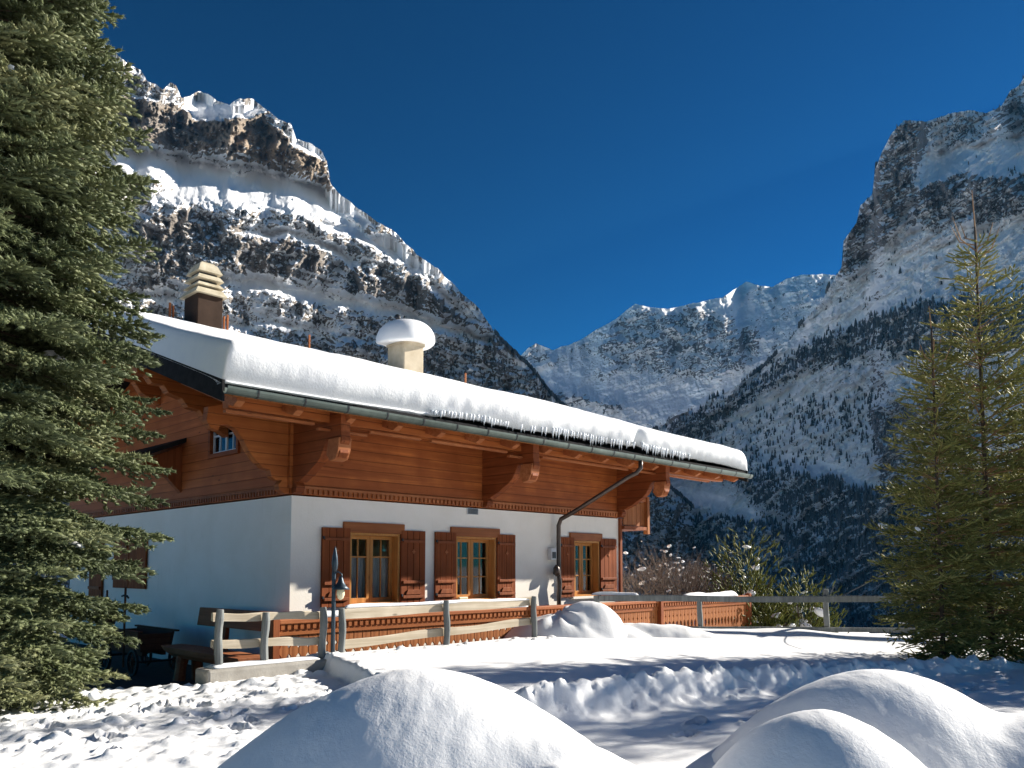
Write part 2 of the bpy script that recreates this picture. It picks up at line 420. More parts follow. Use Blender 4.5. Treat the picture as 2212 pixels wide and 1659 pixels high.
# thrown snow clods: small domes on the rough belts
GZ0 = GZ.copy()
def clods(n, fn, rmin, rmax):
    for _ in range(n):
        cx, cy = fn(); r = LR.uniform(rmin, rmax)
        i0, i1 = np.searchsorted(gx, [cx - r, cx + r]); j0, j1 = np.searchsorted(gy, [cy - r, cy + r])
        if i1 - i0 < 2 or j1 - j0 < 2: continue
        X = GX[j0:j1, i0:i1]; Y = GY[j0:j1, i0:i1]
        a = LR.uniform(0, PI); e = LR.uniform(.6, 1)
        u = (X - cx) * math.cos(a) + (Y - cy) * math.sin(a); v = (-(X - cx) * math.sin(a) + (Y - cy) * math.cos(a)) / e
        d2 = (np.abs(u) ** 2.6 + np.abs(v) ** 2.6) ** (1 / 2.6) / r
        z = GZ[j0:j1, i0:i1]; base = GZ0[j0:j1, i0:i1] + LR.uniform(-.02, .02)
        hh = r * LR.uniform(.35, .8); d2 = d2 * (1 + .35 * perlin(X * 3.2 / r * .3, Y * 3.2 / r * .3, cx * 7))
        GZ[j0:j1, i0:i1] = np.maximum(z, base + hh * np.sqrt(np.clip(1 - d2 ** 2, 0, 1)) - .015) * (d2 < 1) + z * (d2 >= 1)
def prints(lst):
    for cx, cy, a, L_, dep in lst:
        r = L_ * 1.6; i0, i1 = np.searchsorted(gx, [cx - r, cx + r]); j0, j1 = np.searchsorted(gy, [cy - r, cy + r])
        if i1 - i0 < 3 or j1 - j0 < 3: continue
        X = GX[j0:j1, i0:i1]; Y = GY[j0:j1, i0:i1]
        u = ((X - cx) * math.cos(a) + (Y - cy) * math.sin(a)) / L_; v = (-(X - cx) * math.sin(a) + (Y - cy) * math.cos(a)) / (L_ * .45)
        d = np.sqrt(u ** 2 + v ** 2)
        GZ[j0:j1, i0:i1] += -dep * sstep(1.05, .75, d) + dep * .35 * np.exp(-((d - 1.18) / .16) ** 2)
def f_left():
    while True:
        x = LR.uniform(-4.6, -.8); y = LR.uniform(4.8, 8.3)
        ye = np.interp(x, [-3, -2.1, -1, .1], [8.3, 8.1, 6.9, 6.15])
        if y < ye + .25 and y < 8.0 + .35 * (x + 3.07) + (5 if x > -3 else 0): return x, y
def f_left_edge():
    x = LR.uniform(-4.6, -2.0); return x, min(8.0 + .35 * (x + 3.07), 8.05) + LR.normal() * .18 - .15
def f_edge():
    x = LR.uniform(.1, 5.4); return x, np.interp(x, [.1, 1.2, 2.8, 5.1, 9], [6.15, 7.0, 8.15, 9.4, 11]) + LR.normal() * .11 - .05
def f_fence():
    s = LR.uniform(-1.3, 3.4); P = HW(s, 2.3 + abs(LR.normal()) * .14); return P[0], P[1]
clods(340, f_left, .02, .065); clods(150, f_left_edge, .02, .07); clods(520, f_edge, .03, .10); clods(60, f_fence, .03, .07)
PL = []
for (x0_, y0_, x1_, y1_, n_) in ((-4.2, 5.6, -1.9, 7.6, 9), (-3.4, 4.9, -1.6, 6.9, 8), (-2.9, 6.9, -1.3, 5.4, 7), (1.2, 5.9, 4.4, 8.4, 12), (1.9, 5.9, 5.2, 8.6, 12), (-4.4, 6.6, -2.4, 5.2, 7)):
    for k in range(n_):
        t_ = k / (n_ - 1); dx_, dy_ = x1_ - x0_, y1_ - y0_; l_ = math.hypot(dx_, dy_); sd_ = (.10 if k % 2 else -.10)
        PL.append((x0_ + dx_ * t_ - dy_ / l_ * sd_ + LR.normal() * .04, y0_ + dy_ * t_ + dx_ / l_ * sd_ + LR.normal() * .04, math.atan2(dy_, dx_) + LR.normal() * .2, LR.uniform(.12, .16), LR.uniform(.05, .09)))
prints(PL)
nx, ny = len(gx), len(gy)
idx = np.arange(nx * ny).reshape(ny, nx)
quads = np.stack([idx[:-1, :-1], idx[:-1, 1:], idx[1:, 1:], idx[1:, :-1]], -1).reshape(-1, 4)
g = mesh_np('ground', np.stack([GX.ravel(), GY.ravel(), GZ.ravel()], -1), quads, M['snow'], smooth=True)
tag(g, 'snow covered ground with trampled clumps and a smooth terrace', kind='structure')
def gz(x, y): 
    j = np.clip(np.searchsorted(gy, y), 0, ny - 1); i = np.clip(np.searchsorted(gx, x), 0, nx - 1); return float(GZ[j, i])

# cleared paving beside the chalet
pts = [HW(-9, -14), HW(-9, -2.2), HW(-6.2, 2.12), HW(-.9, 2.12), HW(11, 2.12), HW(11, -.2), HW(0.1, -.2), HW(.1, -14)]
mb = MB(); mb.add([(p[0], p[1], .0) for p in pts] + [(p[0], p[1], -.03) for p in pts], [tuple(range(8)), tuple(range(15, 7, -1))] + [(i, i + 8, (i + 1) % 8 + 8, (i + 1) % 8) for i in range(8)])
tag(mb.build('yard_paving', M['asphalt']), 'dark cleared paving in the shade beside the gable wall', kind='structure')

# ------------------------------------------------------------------ snow mounds
def mound(name, pts_fn, x0, x1, y0, y1, label, res=.018):
    xs = np.arange(x0, x1, res); ys = np.arange(y0, y1, res); X, Y = np.meshgrid(xs, ys)
    Z = pts_fn(X, Y); n = len(xs); m = len(ys)
    # skirt: rim pulled under the ground
    i = np.arange(n * m).reshape(m, n); q = np.stack([i[:-1, :-1], i[:-1, 1:], i[1:, 1:], i[1:, :-1]], -1).reshape(-1, 4)
    V = np.stack([X.ravel(), Y.ravel(), Z.ravel()], -1)
    # base sheet, deep below
    V2 = V.copy(); V2[:, 2] = -.1
    rim = np.concatenate([i[0, :], i[1:, -1], i[-1, -2::-1], i[-2:0:-1, 0]])
    b = n * m; r2 = np.roll(rim, -1)
    side = np.stack([rim, rim + b, r2 + b, r2], -1)
    q2 = q[:, ::-1] + b
    o = mesh_np(name, np.concatenate([V, V2]), [q, q2, side], M['snow_mound'], smooth=True)
    tag(o, label, 'snow mound', 'rounded snow mounds in the foreground'); return o
def dome(X, Y, cx, cy, rx, ry, h, p=2.0, rot=0):
    u = (X - cx) * math.cos(rot) + (Y - cy) * math.sin(rot); v = -(X - cx) * math.sin(rot) + (Y - cy) * math.cos(rot)
    d = np.sqrt((u / rx) ** 2 + (v / ry) ** 2)
    return h * np.clip(np.cos(np.clip(d, 0, 1) * PI / 2), 0, 1) ** p
def smax(a, b, k=.06): return (a + b + np.sqrt((a - b) ** 2 + k * k)) / 2
def m1(X, Y):
    z = .2 + dome(X, Y, -.50, 4.35, 1.45, 1.15, .85, 1.05)
    z = smax(z, .2 + dome(X, Y, .15, 4.0, 1.1, .7, .55, 1.2), .1)
    z = smax(z, .2 + dome(X, Y, .22, 3.72, .35, .35, .5, .9), .03)
    return z + .030 * fbm(X * 1.6, Y * 1.6, 1., 3) + .006 * fbm(X * 12, Y * 7, 1., 4)
mound('snow_mound', m1, -2.2, 1.4, 2.6, 5.7, 'large smooth snow mound at the bottom left of centre in front of the chalet')
def m2(X, Y):
    z = .15 + dome(X, Y, 2.22, 4.95, 1.22, 1.2, .82, .95, .2)
    z = smax(z, .15 + dome(X, Y, 3.3, 4.5, 1.6, 1.1, .68, 1.1), .12)
    return z + .035 * fbm(X * 1.5, Y * 1.5, 2., 3) + .006 * fbm(X * 12, Y * 7, 2., 4)
mound('snow_mound', m2, .3, 5.2, 3.2, 6.6, 'broad snow mound at the lower right below the young spruce')
def m3(X, Y):
    z = .12 + dome(X, Y, 1.50, 3.95, .78, .95, .78, .95, .45)
    z = smax(z, .12 + dome(X, Y, .75, 3.75, .8, .6, .36, 1.0), .08)
    return z + .025 * fbm(X * 1.8, Y * 1.8, 3., 3) + .006 * fbm(X * 12, Y * 7, 3., 4)
mound('snow_mound', m3, -.1, 2.6, 2.6, 5.1, 'smaller snow hump in front of the broad mound at the bottom right')
def m4(X, Y):
    z = .40 + dome(X, Y, .72, 12.35, 1.0, .6, .50, .6) + dome(X, Y, 1.5, 12.55, .9, .55, .34, 1.)
    z = smax(z, .38 + dome(X, Y, 2.2, 12.8, 1.5, .5, .36, 1.0), .05) - .03
    a = np.arctan2(Y - 12.35, X - .75); z = z +   .022 * np.sin(a * 7 + 2 * perlin(X * 2, Y * 2, 0.)) * sstep(.6, .8, z)
    return z + .03 * fbm(X * 3, Y * 3, 5., 4)
o = mound('snow_pile', m4, -.2, 3.9, 11.6, 13.5, 'fluted heap of snow piled against the fence by the chalet wall', .03)
o['category'] = 'snow pile'; del o['group']; o.data.materials[0] = M['snow']

# ------------------------------------------------------------------ CHALET
H = empty('chalet', C, RZ, label='Swiss chalet with white ground floor, brown log upper storey and snow laden roof', cat='house')
# local frame: x = s (along the long wall), y = -q (into the house), z up
L, W = 7.62, 9.0; HZ = 2.6
ZR = lambda q: 3.70 + .346 * (1.4 - q)            # roof top
def zr_any(q): return ZR(q) if q > -4.5 else ZR(-9.0 - q)
wins = [(.97, 1.90), (3.08, 4.02), (6.15, 6.95)]; ZB, ZT = 1.03, 2.14
mb = MB(); T = .32
x = 0
for a, b in wins:
    mb.box(x, a, 0, T, 0, HZ); mb.box(a, b, 0, T, 0, ZB); mb.box(a, b, 0, T, ZT, HZ); x = b
mb.box(x, L, 0, T, 0, HZ)
mb.box(0, T, T, W, 0, HZ); mb.box(L - T, L, T, W, 0, HZ); mb.box(T, L - T, W - T, W, 0, HZ)
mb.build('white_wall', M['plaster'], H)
mb = MB(); mb.box(T, L - T, T, W - T, HZ - .1, HZ - .02); mb.build('ceiling_slab', M['trim'], H)
# upper storey (long side with planks, gable side with its window opening)
J = .05; zt = ZR(0) - .30
mb = MB(); mb.box(-J, L + J, -J, .15, HZ + .02, zt); mb.build('log_wall', M['log'], H)
mb = MB(); mb.box(-J, L + J, W - .15, W + J, HZ + .02, zt); mb.build('log_wall', M['log'], H)
gw0, gw1, gz0, gz1 = 1.50, 2.36, 3.40, 3.96
def gable(x0, x1, opening):
    mb = MB()
    roofz = lambda y: (3.70 + .346 * (1.4 + y) if y < 4.5 else 3.70 + .346 * (1.4 + 9 - y)) - .16
    def col(y0, y1, z0=HZ + .02, z1=None):
        if z1 is None: pts = [(y0, z0), (y1, z0), (y1, roofz(y1)), (y0, roofz(y0))]
        else: pts = [(y0, z0), (y1, z0), (y1, z1), (y0, z1)]
        mb.prism(pts, 'x', x0, x1)
    if opening:
        col(.15, gw0); col(gw0, gw1, z1=gz0); col(gw0, gw1, z0=gz1); col(gw1, 4.5)
    else: col(.15, 4.5)
    col(4.5, W - .15); return mb
gable(-J, .12, True).build('gable_log_wall', M['log_gable'], H)
gable(L - .12, L + J, False).build('gable_log_wall', M['log_gable'], H)
# dentil strips at the foot of the log storey
mb = MB(); mb.box(-J - .03, L + J + .03, -J - .03, -J - .002, HZ + .10, HZ + .135)
for i in range(int((L + .1) / .085)):
    a = -J + .02 + i * .085; mb.box(a, a + .048, -J - .026, -J - .002, HZ + .03, HZ + .098)
mb.build('dentil_strip', M['beam'], H)
mb = MB(); mb.box(-J - .03, -J - .002, -J - .002, W, HZ + .10, HZ + .135)
for i in range(int(W / .085)):
    a = i * .085; mb.box(-J - .026, -J - .002, a, a + .048, HZ + .03, HZ + .098)
mb.build('dentil_strip', M['trim'], H)
mb = MB(); mb.box(-J - .035, -J - .002, -J - .035, .12, HZ + .136, 3.9); mb.box(-J - .002, .10, -J - .035, -J - .002, HZ + .136, 3.9)
mb.build('corner_board', M['plate'], H)

# window builder (long wall): casements set back in a deep timber reveal
def window(a, b, kind):
    w_ = MB(); 
    w_.box(a - .12, b + .08, -.045, -.002, ZT - .03, ZT + .125)                      # header board
    fr = w_.build('window', M['header'], H, bevel=.006)
    mb = MB(); mb.box(a, a + .035, -.02, .26, ZB, ZT - .03); mb.box(b - .035, b, -.02, .26, ZB, ZT - .03); mb.box(a + .035, b - .035, -.018, .26, ZT - .065, ZT - .032)
    mb.box(a + .035, b - .035, -.018, .26, ZB, ZB + .03); mb.build('reveal', M['window_wood'], fr)
    mb = MB(); mb.box(a - .08, b + .08, -.07, -.003, ZB - .05, ZB - .005); mb.build('sill', M['plaster'], fr, bevel=.005)
    x0, x1 = a + .036, b - .036; mid = (x0 + x1) / 2; y0, y1 = .12, .165; zb, zt_ = ZB + .031, ZT - .066
    for u, v in ((x0, mid - .003), (mid + .003, x1)):
        mb = MB(); t = .055
        mb.box(u, u + t, y0, y1, zb, zt_); mb.box(v - t, v, y0, y1, zb, zt_); mb.box(u + t, v - t, y0, y1, zt_ - t, zt_); mb.box(u + t, v - t, y0, y1, zb, zb + .07)
        c = (u + v) / 2
        for z in ((1.74,) if kind == 0 else (1.42, 1.74)): mb.box(u + t, v - t, y0 + .008, y1 - .008, z, z + .022)
        mb.box(c - .010, c + .010, y0 + .006, y1 - .006, 1.762, zt_ - t) if kind == 0 else mb.box(c - .009, c + .009, y0 + .006, y1 - .006, zb + .07, zt_ - t)
        if kind == 0: mb.box(c - .008, c + .008, y0 + .006, y1 - .006, zb + .07, 1.74)
        mb.build('sash', M['window_wood'], fr, bevel=.003)
    mb = MB(); mb.box(x0 + .01, x1 - .01, y0 + .018, y0 + .024, zb + .01, zt_ - .01); mb.build('pane', M['glass'], fr)
    # curtain: wavy cloth just behind the glass
    n = 60; V = []; 
    spans = {0: [(x0, x1, zb, 1.745, 'curtain')], 1: [(mid + .10, x1 - .0, zb, zt_, 'curtain_green')], 2: [(mid - .02, x1 - .05, zb, zt_, 'curtain_green')]}[kind]
    for (u, v, za, zb2, mt) in spans:
        mb = MB(); P = [(u + (v - u) * i / n, y0 + .09 + .012 * math.sin(i * 1.25)) for i in range(n + 1)]
        P2 = [(p[0], p[1] + .004) for p in P][::-1]
        mb.prism(P + P2, 'z', za, zb2); mb.build('curtain', M[mt], fr)
    return fr
for k, (a, b) in enumerate(wins): window(a, b, k)
def shutter(a, b, z0=1.02, z1=2.17, plane='x', name='shutter'):
    y1 = -.012; y0 = y1 - .035
    mb = MB()
    n = 4; w_ = (b - a) / n
    for i in range(n): mb.box(a + i * w_ + .003, a + (i + 1) * w_ - .003, y0, y1, z0, z1)
    sh = mb.build(name, M['shutter'], H, bevel=.004)
    mb = MB(); h = z1 - z0
    for z in (z1 - .19, z0 + .32, z0 + .09): mb.box(a + .03, b - .03, y0 - .030, y0 - .001, z, z + .045)
    # carved shelf piece and rosette
    mb.prism([(a + .09, z0 + .146), (b - .09, z0 + .146), (b - .13, z0 + .22), (a + .13, z0 + .22)], 'y', y0 - .02, y0 - .001)
    mb.build_each('batten', M['trim'], sh, bevel=.004)
    c = (a + b) / 2; pts = []
    for i in range(24):
        t = 2 * PI * i / 24; r = .028 * (1 + .35 * math.cos(4 * t)); pts.append((c + r * math.cos(t), z1 - .33 + r * math.sin(t)))
    MB().prism(pts, 'y', y0 - .012, y0 - .001).build('rosette', M['beam'], sh)
    mb = MB()
    for z in (z1 - .16, z0 + .13): mb.box(a + .001, a + .022, y0 - .034, y0 - .002, z - .01, z + .03)
    mb.build_each('hinge', M['dark_metal'], sh)
    return sh
for a, b in ((.48, .965), (1.905, 2.40), (2.61, 3.07), (4.03, 4.49), (5.71, 6.14), (6.96, 7.50)): shutter(a, b)
# closed shutters on the gable (pairs), in the shade
def gshutter(a, b, z0, z1):
    mb = MB(); n = 6; w_ = (b - a) / n
    for i in range(n): mb.box(-.05, -.012, a + i * w_ + .003, a + (i + 1) * w_ - .003, z0, z1)
    sh = mb.build('shutter', M['shutter'], H, bevel=.004)
    mb = MB()
    for z in (z1 - .2, z0 + .15): mb.box(-.08, -.051, a + .04, b - .04, z, z + .06)
    mb.build_each('batten', M['trim'], sh)
gshutter(4.87, 5.62, 1.2, 2.14); gshutter(5.66, 6.4, 1.2, 2.14); gshutter(7.0, 7.7, 1.0, 2.1)
# gable attic window
mb = MB(); t = .06
mb.box(-.09, .06, gw0 - .07, gw0, gz0 - .07, gz1 + .07); mb.box(-.09, .06, gw1, gw1 + .07, gz0 - .07, gz1 + .07); mb.box(-.09, .06, gw0, gw1, gz0 - .07, gz0); mb.box(-.09, .06, gw0, gw1, gz1, gz1 + .07)
gwn = mb.build('window', M['plate_y'], H, bevel=.005)
mb = MB()
for k in range(3):
    u = gw0 + (gw1 - gw0) * (k + .0) / 2; mb.box(-.03, .01, max(gw0, u - .02), min(gw1, u + .02), gz0, gz1)
for z in (gz0, (gz0 + gz1) / 2 - .01, gz1 - .03): mb.box(-.026, .006, gw0 + .02, gw1 - .02, z, z + .03)
for f_ in (.25, .75):
    u = gw0 + (gw1 - gw0) * f_; mb.box(-.024, .004, u - .01, u + .01, gz0 + .03, gz1 - .03)
mb.build('sash', M['white_plastic'], gwn)
MB().box(-.012, -.008, gw0 + .005, gw1 - .005, gz0 + .005, gz1 - .005).build('pane', M['glass'], gwn)

# carved consoles (log ends growing outwards under the eaves)
prof = [(0, 2.62), (.07, 2.62), (.15, 2.66), (.17, 2.74), (.11, 2.80), (.20, 2.79), (.28, 2.84), (.30, 2.93), (.40, 2.95), (.52, 3.04), (.62, 3.16), (.70, 3.30), (.80, 3.42),
        (.92, 3.48), (1.02, 3.46), (1.06, 3.38), (1.16, 3.40), (1.22, 3.50), (1.20, 3.62), (1.20, 3.68), (0, 4.02)]
MB().prism([(-p[0] - J, p[1]) for p in prof], 'y', -.02, .12).build('carved_console', M['plate'], H, bevel=.008)
def console_n(s):
    pr = [(0, 2.62), (.05, 2.62), (.12, 2.64), (.14, 2.72), (.09, 2.78), (.18, 2.77), (.30, 2.82), (.40, 2.86), (.50, 2.92), (.62, 2.98), (.72, 3.06), (.80, 3.18), (.85, 3.28), (.93, 3.30),
          (.97, 3.22), (.98, 3.10), (1.04, 3.03), (1.13, 3.02), (1.18, 3.08), (1.17, 3.17), (1.22, 3.24), (1.20, 3.36), (1.20, 3.60), (0, 4.0)]
    MB().prism([(-p[0] - J, p[1]) for p in pr], 'x', s - .07, s + .07).build('carved_console', M['plate_y'], H, bevel=.008)
    # scroll block under the beam
    MB().prism([(-1.0, 3.28), (-.95, 3.08), (-1.04, 2.98), (-1.16, 3.0), (-1.22, 3.10), (-1.25, 3.28)], 'x', s - .10, s + .10).build('scroll', M['beam'], H, bevel=.01)
for s in (.03, 3.72, 7.58): console_n(s)
# eaves purlin carried by the consoles, with stepped ends, and lower trim lath
mb = MB(); mb.box(-1.45, L + 2.6, -.98, -.82, 3.50, 3.70); mb.build('purlin', M['plate'], H, bevel=.01)
mb = MB(); 
for a, b, z in ((-1.5, -.28, 3.455), (-.22, .55, 3.40), (.6, 1.5, 3.455), (1.7, 3.3, 3.455), (3.35, 4.1, 3.40), (4.15, 6.6, 3.455), (6.8, 9.6, 3.455)): mb.box(a, b, -1.01, -.94, z - .02, z + .012)
mb.build_each('purlin_lath', M['beam'], H, bevel=.004)
def purlin_end(y, z, sc=1.0):
    mb = MB(); 
    pts = [(-1.62, z + .26), (-1.60, z + .12), (-1.48, z + .10), (-1.46, z - .02), (-1.32, z - .04), (-1.24, z - .14), (-1.08, z - .14), (-1.0, z - .25), (-.8, z - .30), (-.7, z - .42), (-.52, z - .44), (-.4, z - .62), (-J, z - .8), (-J, z + .26)]
    mb.prism(pts, 'y', y - .09, y + .09); mb.build('purlin_end', M['plate'], H, bevel=.01)
purlin_end(1.9, ZR(-1.9) - .42); purlin_end(4.5, ZR(-4.5) - .45); purlin_end(7.1, ZR(-1.9) - .42)

# roof: two slabs and everything hung on it
S0, S1 = -1.72, 10.5
mb = MB()
mb.prism([(-1.40, ZR(1.4) - .13), (-1.40, ZR(1.4)), (4.5, ZR(-4.5)), (4.5, ZR(-4.5) - .13)], 'x', S0, S1)
mb.prism([(10.4, ZR(1.4) - .13), (10.4, ZR(1.4)), (4.501, ZR(-4.5)), (4.501, ZR(-4.5) - .13)], 'x', S0, S1)
roof = mb.build('roof', M['roof'], H)
mb = MB(); mb.prism([(-1.36, ZR(1.36) - .155), (-1.36, ZR(1.36) - .132), (4.5, ZR(-4.5) - .132), (4.5, ZR(-4.5) - .155)], 'x', S0 + .03, S1 - .03); mb.build('soffit', M['soffit'], roof)
mb = MB()
for x0 in (S0 - .03, S1):
    mb.prism([(-1.42, ZR(1.42) - .22), (-1.42, ZR(1.42) + .03), (4.5, ZR(-4.5) + .03), (4.5, ZR(-4.5) - .22)], 'x', x0, x0 + .03)
    mb.prism([(10.42, ZR(1.42) - .22), (10.42, ZR(1.42) + .03), (4.502, ZR(-4.5) + .03), (4.502, ZR(-4.5) - .22)], 'x', x0, x0 + .03)
mb.build_each('verge_board', M['roof'], roof)
i = 0; s = S0 + .25
while s < S1:
    mb = MB(); mb.prism([(-1.30, ZR(1.30) - .156), (-1.33, ZR(1.33) - .20), (-1.22, ZR(1.22) - .29), (.2, ZR(-.2) - .29), (.2, ZR(-.2) - .156)], 'x', s - .05, s + .05)
    mb.build('rafter', M['beam'], roof, bevel=.006); s += .78
# gutter: half-round trough with brackets
n = 10; prof = [(-1.47 + -.068 * math.cos(PI * k / n), 3.635 - .085 * math.sin(PI * k / n)) for k in range(n + 1)]
inner = [(-1.47 + -.062 * math.cos(PI * k / n), 3.637 - .078 * math.sin(PI * k / n)) for k in range(n, -1, -1)]
gut = MB().prism(prof + inner, 'x', S0 - .02, S1 + .05).build('gutter', M['gutter'], H)
s = S0 + .35
while s < S1:
    P = [(-1.47 + -.074 * math.cos(PI * k / n), 3.637 - .091 * math.sin(PI * k / n)) for k in range(n + 1)] + [(-1.47 + -.069 * math.cos(PI * k / n), 3.637 - .0855 * math.sin(PI * k / n)) for k in range(n, -1, -1)]
    MB().prism(P, 'x', s, s + .02).build('gutter_bracket', M['dark_metal'], gut); s += .62
MB().tube([(6.34, -1.47, 3.56), (6.34, -1.47, 3.42), (6.30, -1.40, 3.33), (6.22, -1.28, 3.26), (5.72, -.36, 2.62), (5.63, -.14, 2.50), (5.61, -.10, 2.38), (5.61, -.10, 1.45), (5.61, -.12, 1.30), (5.61, -.10, .95), (5.61, -.10, .2)], .042, 12).build('downpipe', M['downpipe'], H, smooth=True)
# small fittings on the wall
MB().box(3.34, 3.60, -.012, -.001, 2.49, 2.60).build('vent_frame', M['white_plastic'], H)
mb = MB()
for k in range(5): mb.box(3.36, 3.58, -.024, -.0125, 2.50 + k * .019, 2.512 + k * .019)
mb.build('vent_grille', M['dark_metal'], H)
MB().box(5.40, 5.55, -.10, -.002, 1.73, 1.95).build('meter_box', M['white_plastic'], H, bevel=.008)
MB().box(5.425, 5.525, -.106, -.101, 1.76, 1.88).build('meter_cover', M['dark_metal'], H)
MB().lathe([(.02, 0), (.07, .05), (.06, .16), (.02, .22)], (5.50, -.14, 1.42), 12).build('wall_lantern', M['downpipe'], H, smooth=True)
# window cushions lying on the middle sill
MB().box(3.12, 3.32, -.065, -.01, ZB, ZB + .07).build('sill_block', M['bulb'], H, bevel=.015)
# far corner board and balcony beyond the far gable
MB().box(L + .002, L + .07, -.05, .12, 0, HZ).build('corner_board', M['trim'], H)
b0 = MB()
for k in range(5): b0.box(L + .10 + k * .155, L + .25 + k * .155, -.06, -.03, 2.46, 2.98 - .03 * (k % 2))
bal = b0.build('balcony_front', M['balus'], H, bevel=.006)
MB().prism([(L + .06, 2.78), (L + .12, 2.92), (L + .3, 3.02), (L + .3, 3.10), (L + .02, 3.2), (L - .1, 3.08), (L - .05, 2.86)], 'y', -.09, -.062).build('balcony_scroll', M['window_wood'], bal, bevel=.006)
MB().box(L + .06, L + .95, -.12, 1.6, 2.38, 2.45).build('balcony_floor', M['trim'], bal)
MB().box(L + .06, L + .98, -.10, .02, 2.99, 3.05).build('balcony_rail', M['beam'], bal)
MB().box(L + .88, L + .96, -.13, -.02, 2.30, 3.10).build('balcony_post', M['balus'], bal)
MB().prism([(L + J, 2.95), (L + .3, 3.0), (L + .5, 3.2), (L + .8, 3.35), (L + 1.2, 3.42), (L + 1.4, 3.6), (L + 1.4, 3.72), (L + J, 4.0)], 'y', -.02, .12).build('carved_console', M['plate'], H, bevel=.008)
# small canopy on the gable by the tree
cn = MB().prism([(3.6, 3.70), (3.6, 3.78), (5.6, 4.3), (5.6, 4.22)], 'x', -.85, -J - .001) if False else MB().prism([(-.85, 3.35), (-.85, 3.42), (-J - .002, 3.78), (-J - .002, 3.70)], 'y', 3.3, 6.2)
cn.build('gable_canopy', M['roof'], H)
MB().prism([(-.75, 3.34), (-.70, 3.28), (-.3, 3.1), (-J - .002, 2.85), (-J - .002, 3.66)], 'y', 3.45, 3.57).build('canopy_bracket', M['trim'], H, bevel=.006)

# chimneys
ch = MB().box(5.0, 5.56, 3.85, 4.45, 5.1, 6.66).build('chimney', M['chim_stone'], H, bevel=.02)
mb = MB(); mb.box(4.98, 5.58, 3.83, 3.90, 6.55, 6.68); mb.box(4.98, 5.05, 3.901, 4.47, 6.55, 6.68); mb.build('chimney_collar', M['chim_stone'], ch)
MB().tube([(5.22, 4.35, 6.6), (5.22, 4.35, 7.16), (5.18, 4.3, 7.22), (5.1, 4.24, 7.24)], .06, 10).build('flue_pipe', M['dark_metal'], ch, smooth=True)
ch2 = MB().box(.30, .77, 3.8, 4.35, 5.1, 6.50).build('chimney', M['chim_brown'], H, bevel=.01); ch2['label'] = 'dark brown chimney with pale louvred stone cap'
ch['label'] = 'pale square chimney under a big cap of snow'
def frus(mb, a, b, z0, z1):
    cx, cy = .535, 4.075
    V = [(cx + sx * w_, cy + sy * w_ * 1.12, z) for w_, z in ((a, z0), (b, z1)) for sx, sy in ((-1, -1), (1, -1), (1, 1), (-1, 1))]
    mb.add(V, [(3, 2, 1, 0), (4, 5, 6, 7), (0, 1, 5, 4), (1, 2, 6, 5), (2, 3, 7, 6), (3, 0, 4, 7)])
mb = MB(); frus(mb, .31, .24, 6.50, 6.62); frus(mb, .265, .20, 6.66, 6.74); frus(mb, .255, .20, 6.79, 6.88); frus(mb, .235, .16, 6.93, 7.10); frus(mb, .14, .12, 7.10, 7.14)
mb.build('louvred_cap', M['chim_cap'], ch2, bevel=.008)
mb = MB(); mb.box(.37, .70, 3.92, 4.24, 6.51, 6.95); mb.build('cap_core', M['dark_metal'], ch2)
# snow hooks on the roof ridge
for s, hh in ((-.08, .10), (.93, .08), (1.0, .13), (2.75, .12), (7.05, .07), (-.02, .05)):
    MB().box(s - .014, s + .014, 4.05, 4.09, ZR(-4.07), 6.20 + hh * .75).build('snow_hook', M['header'], roof)

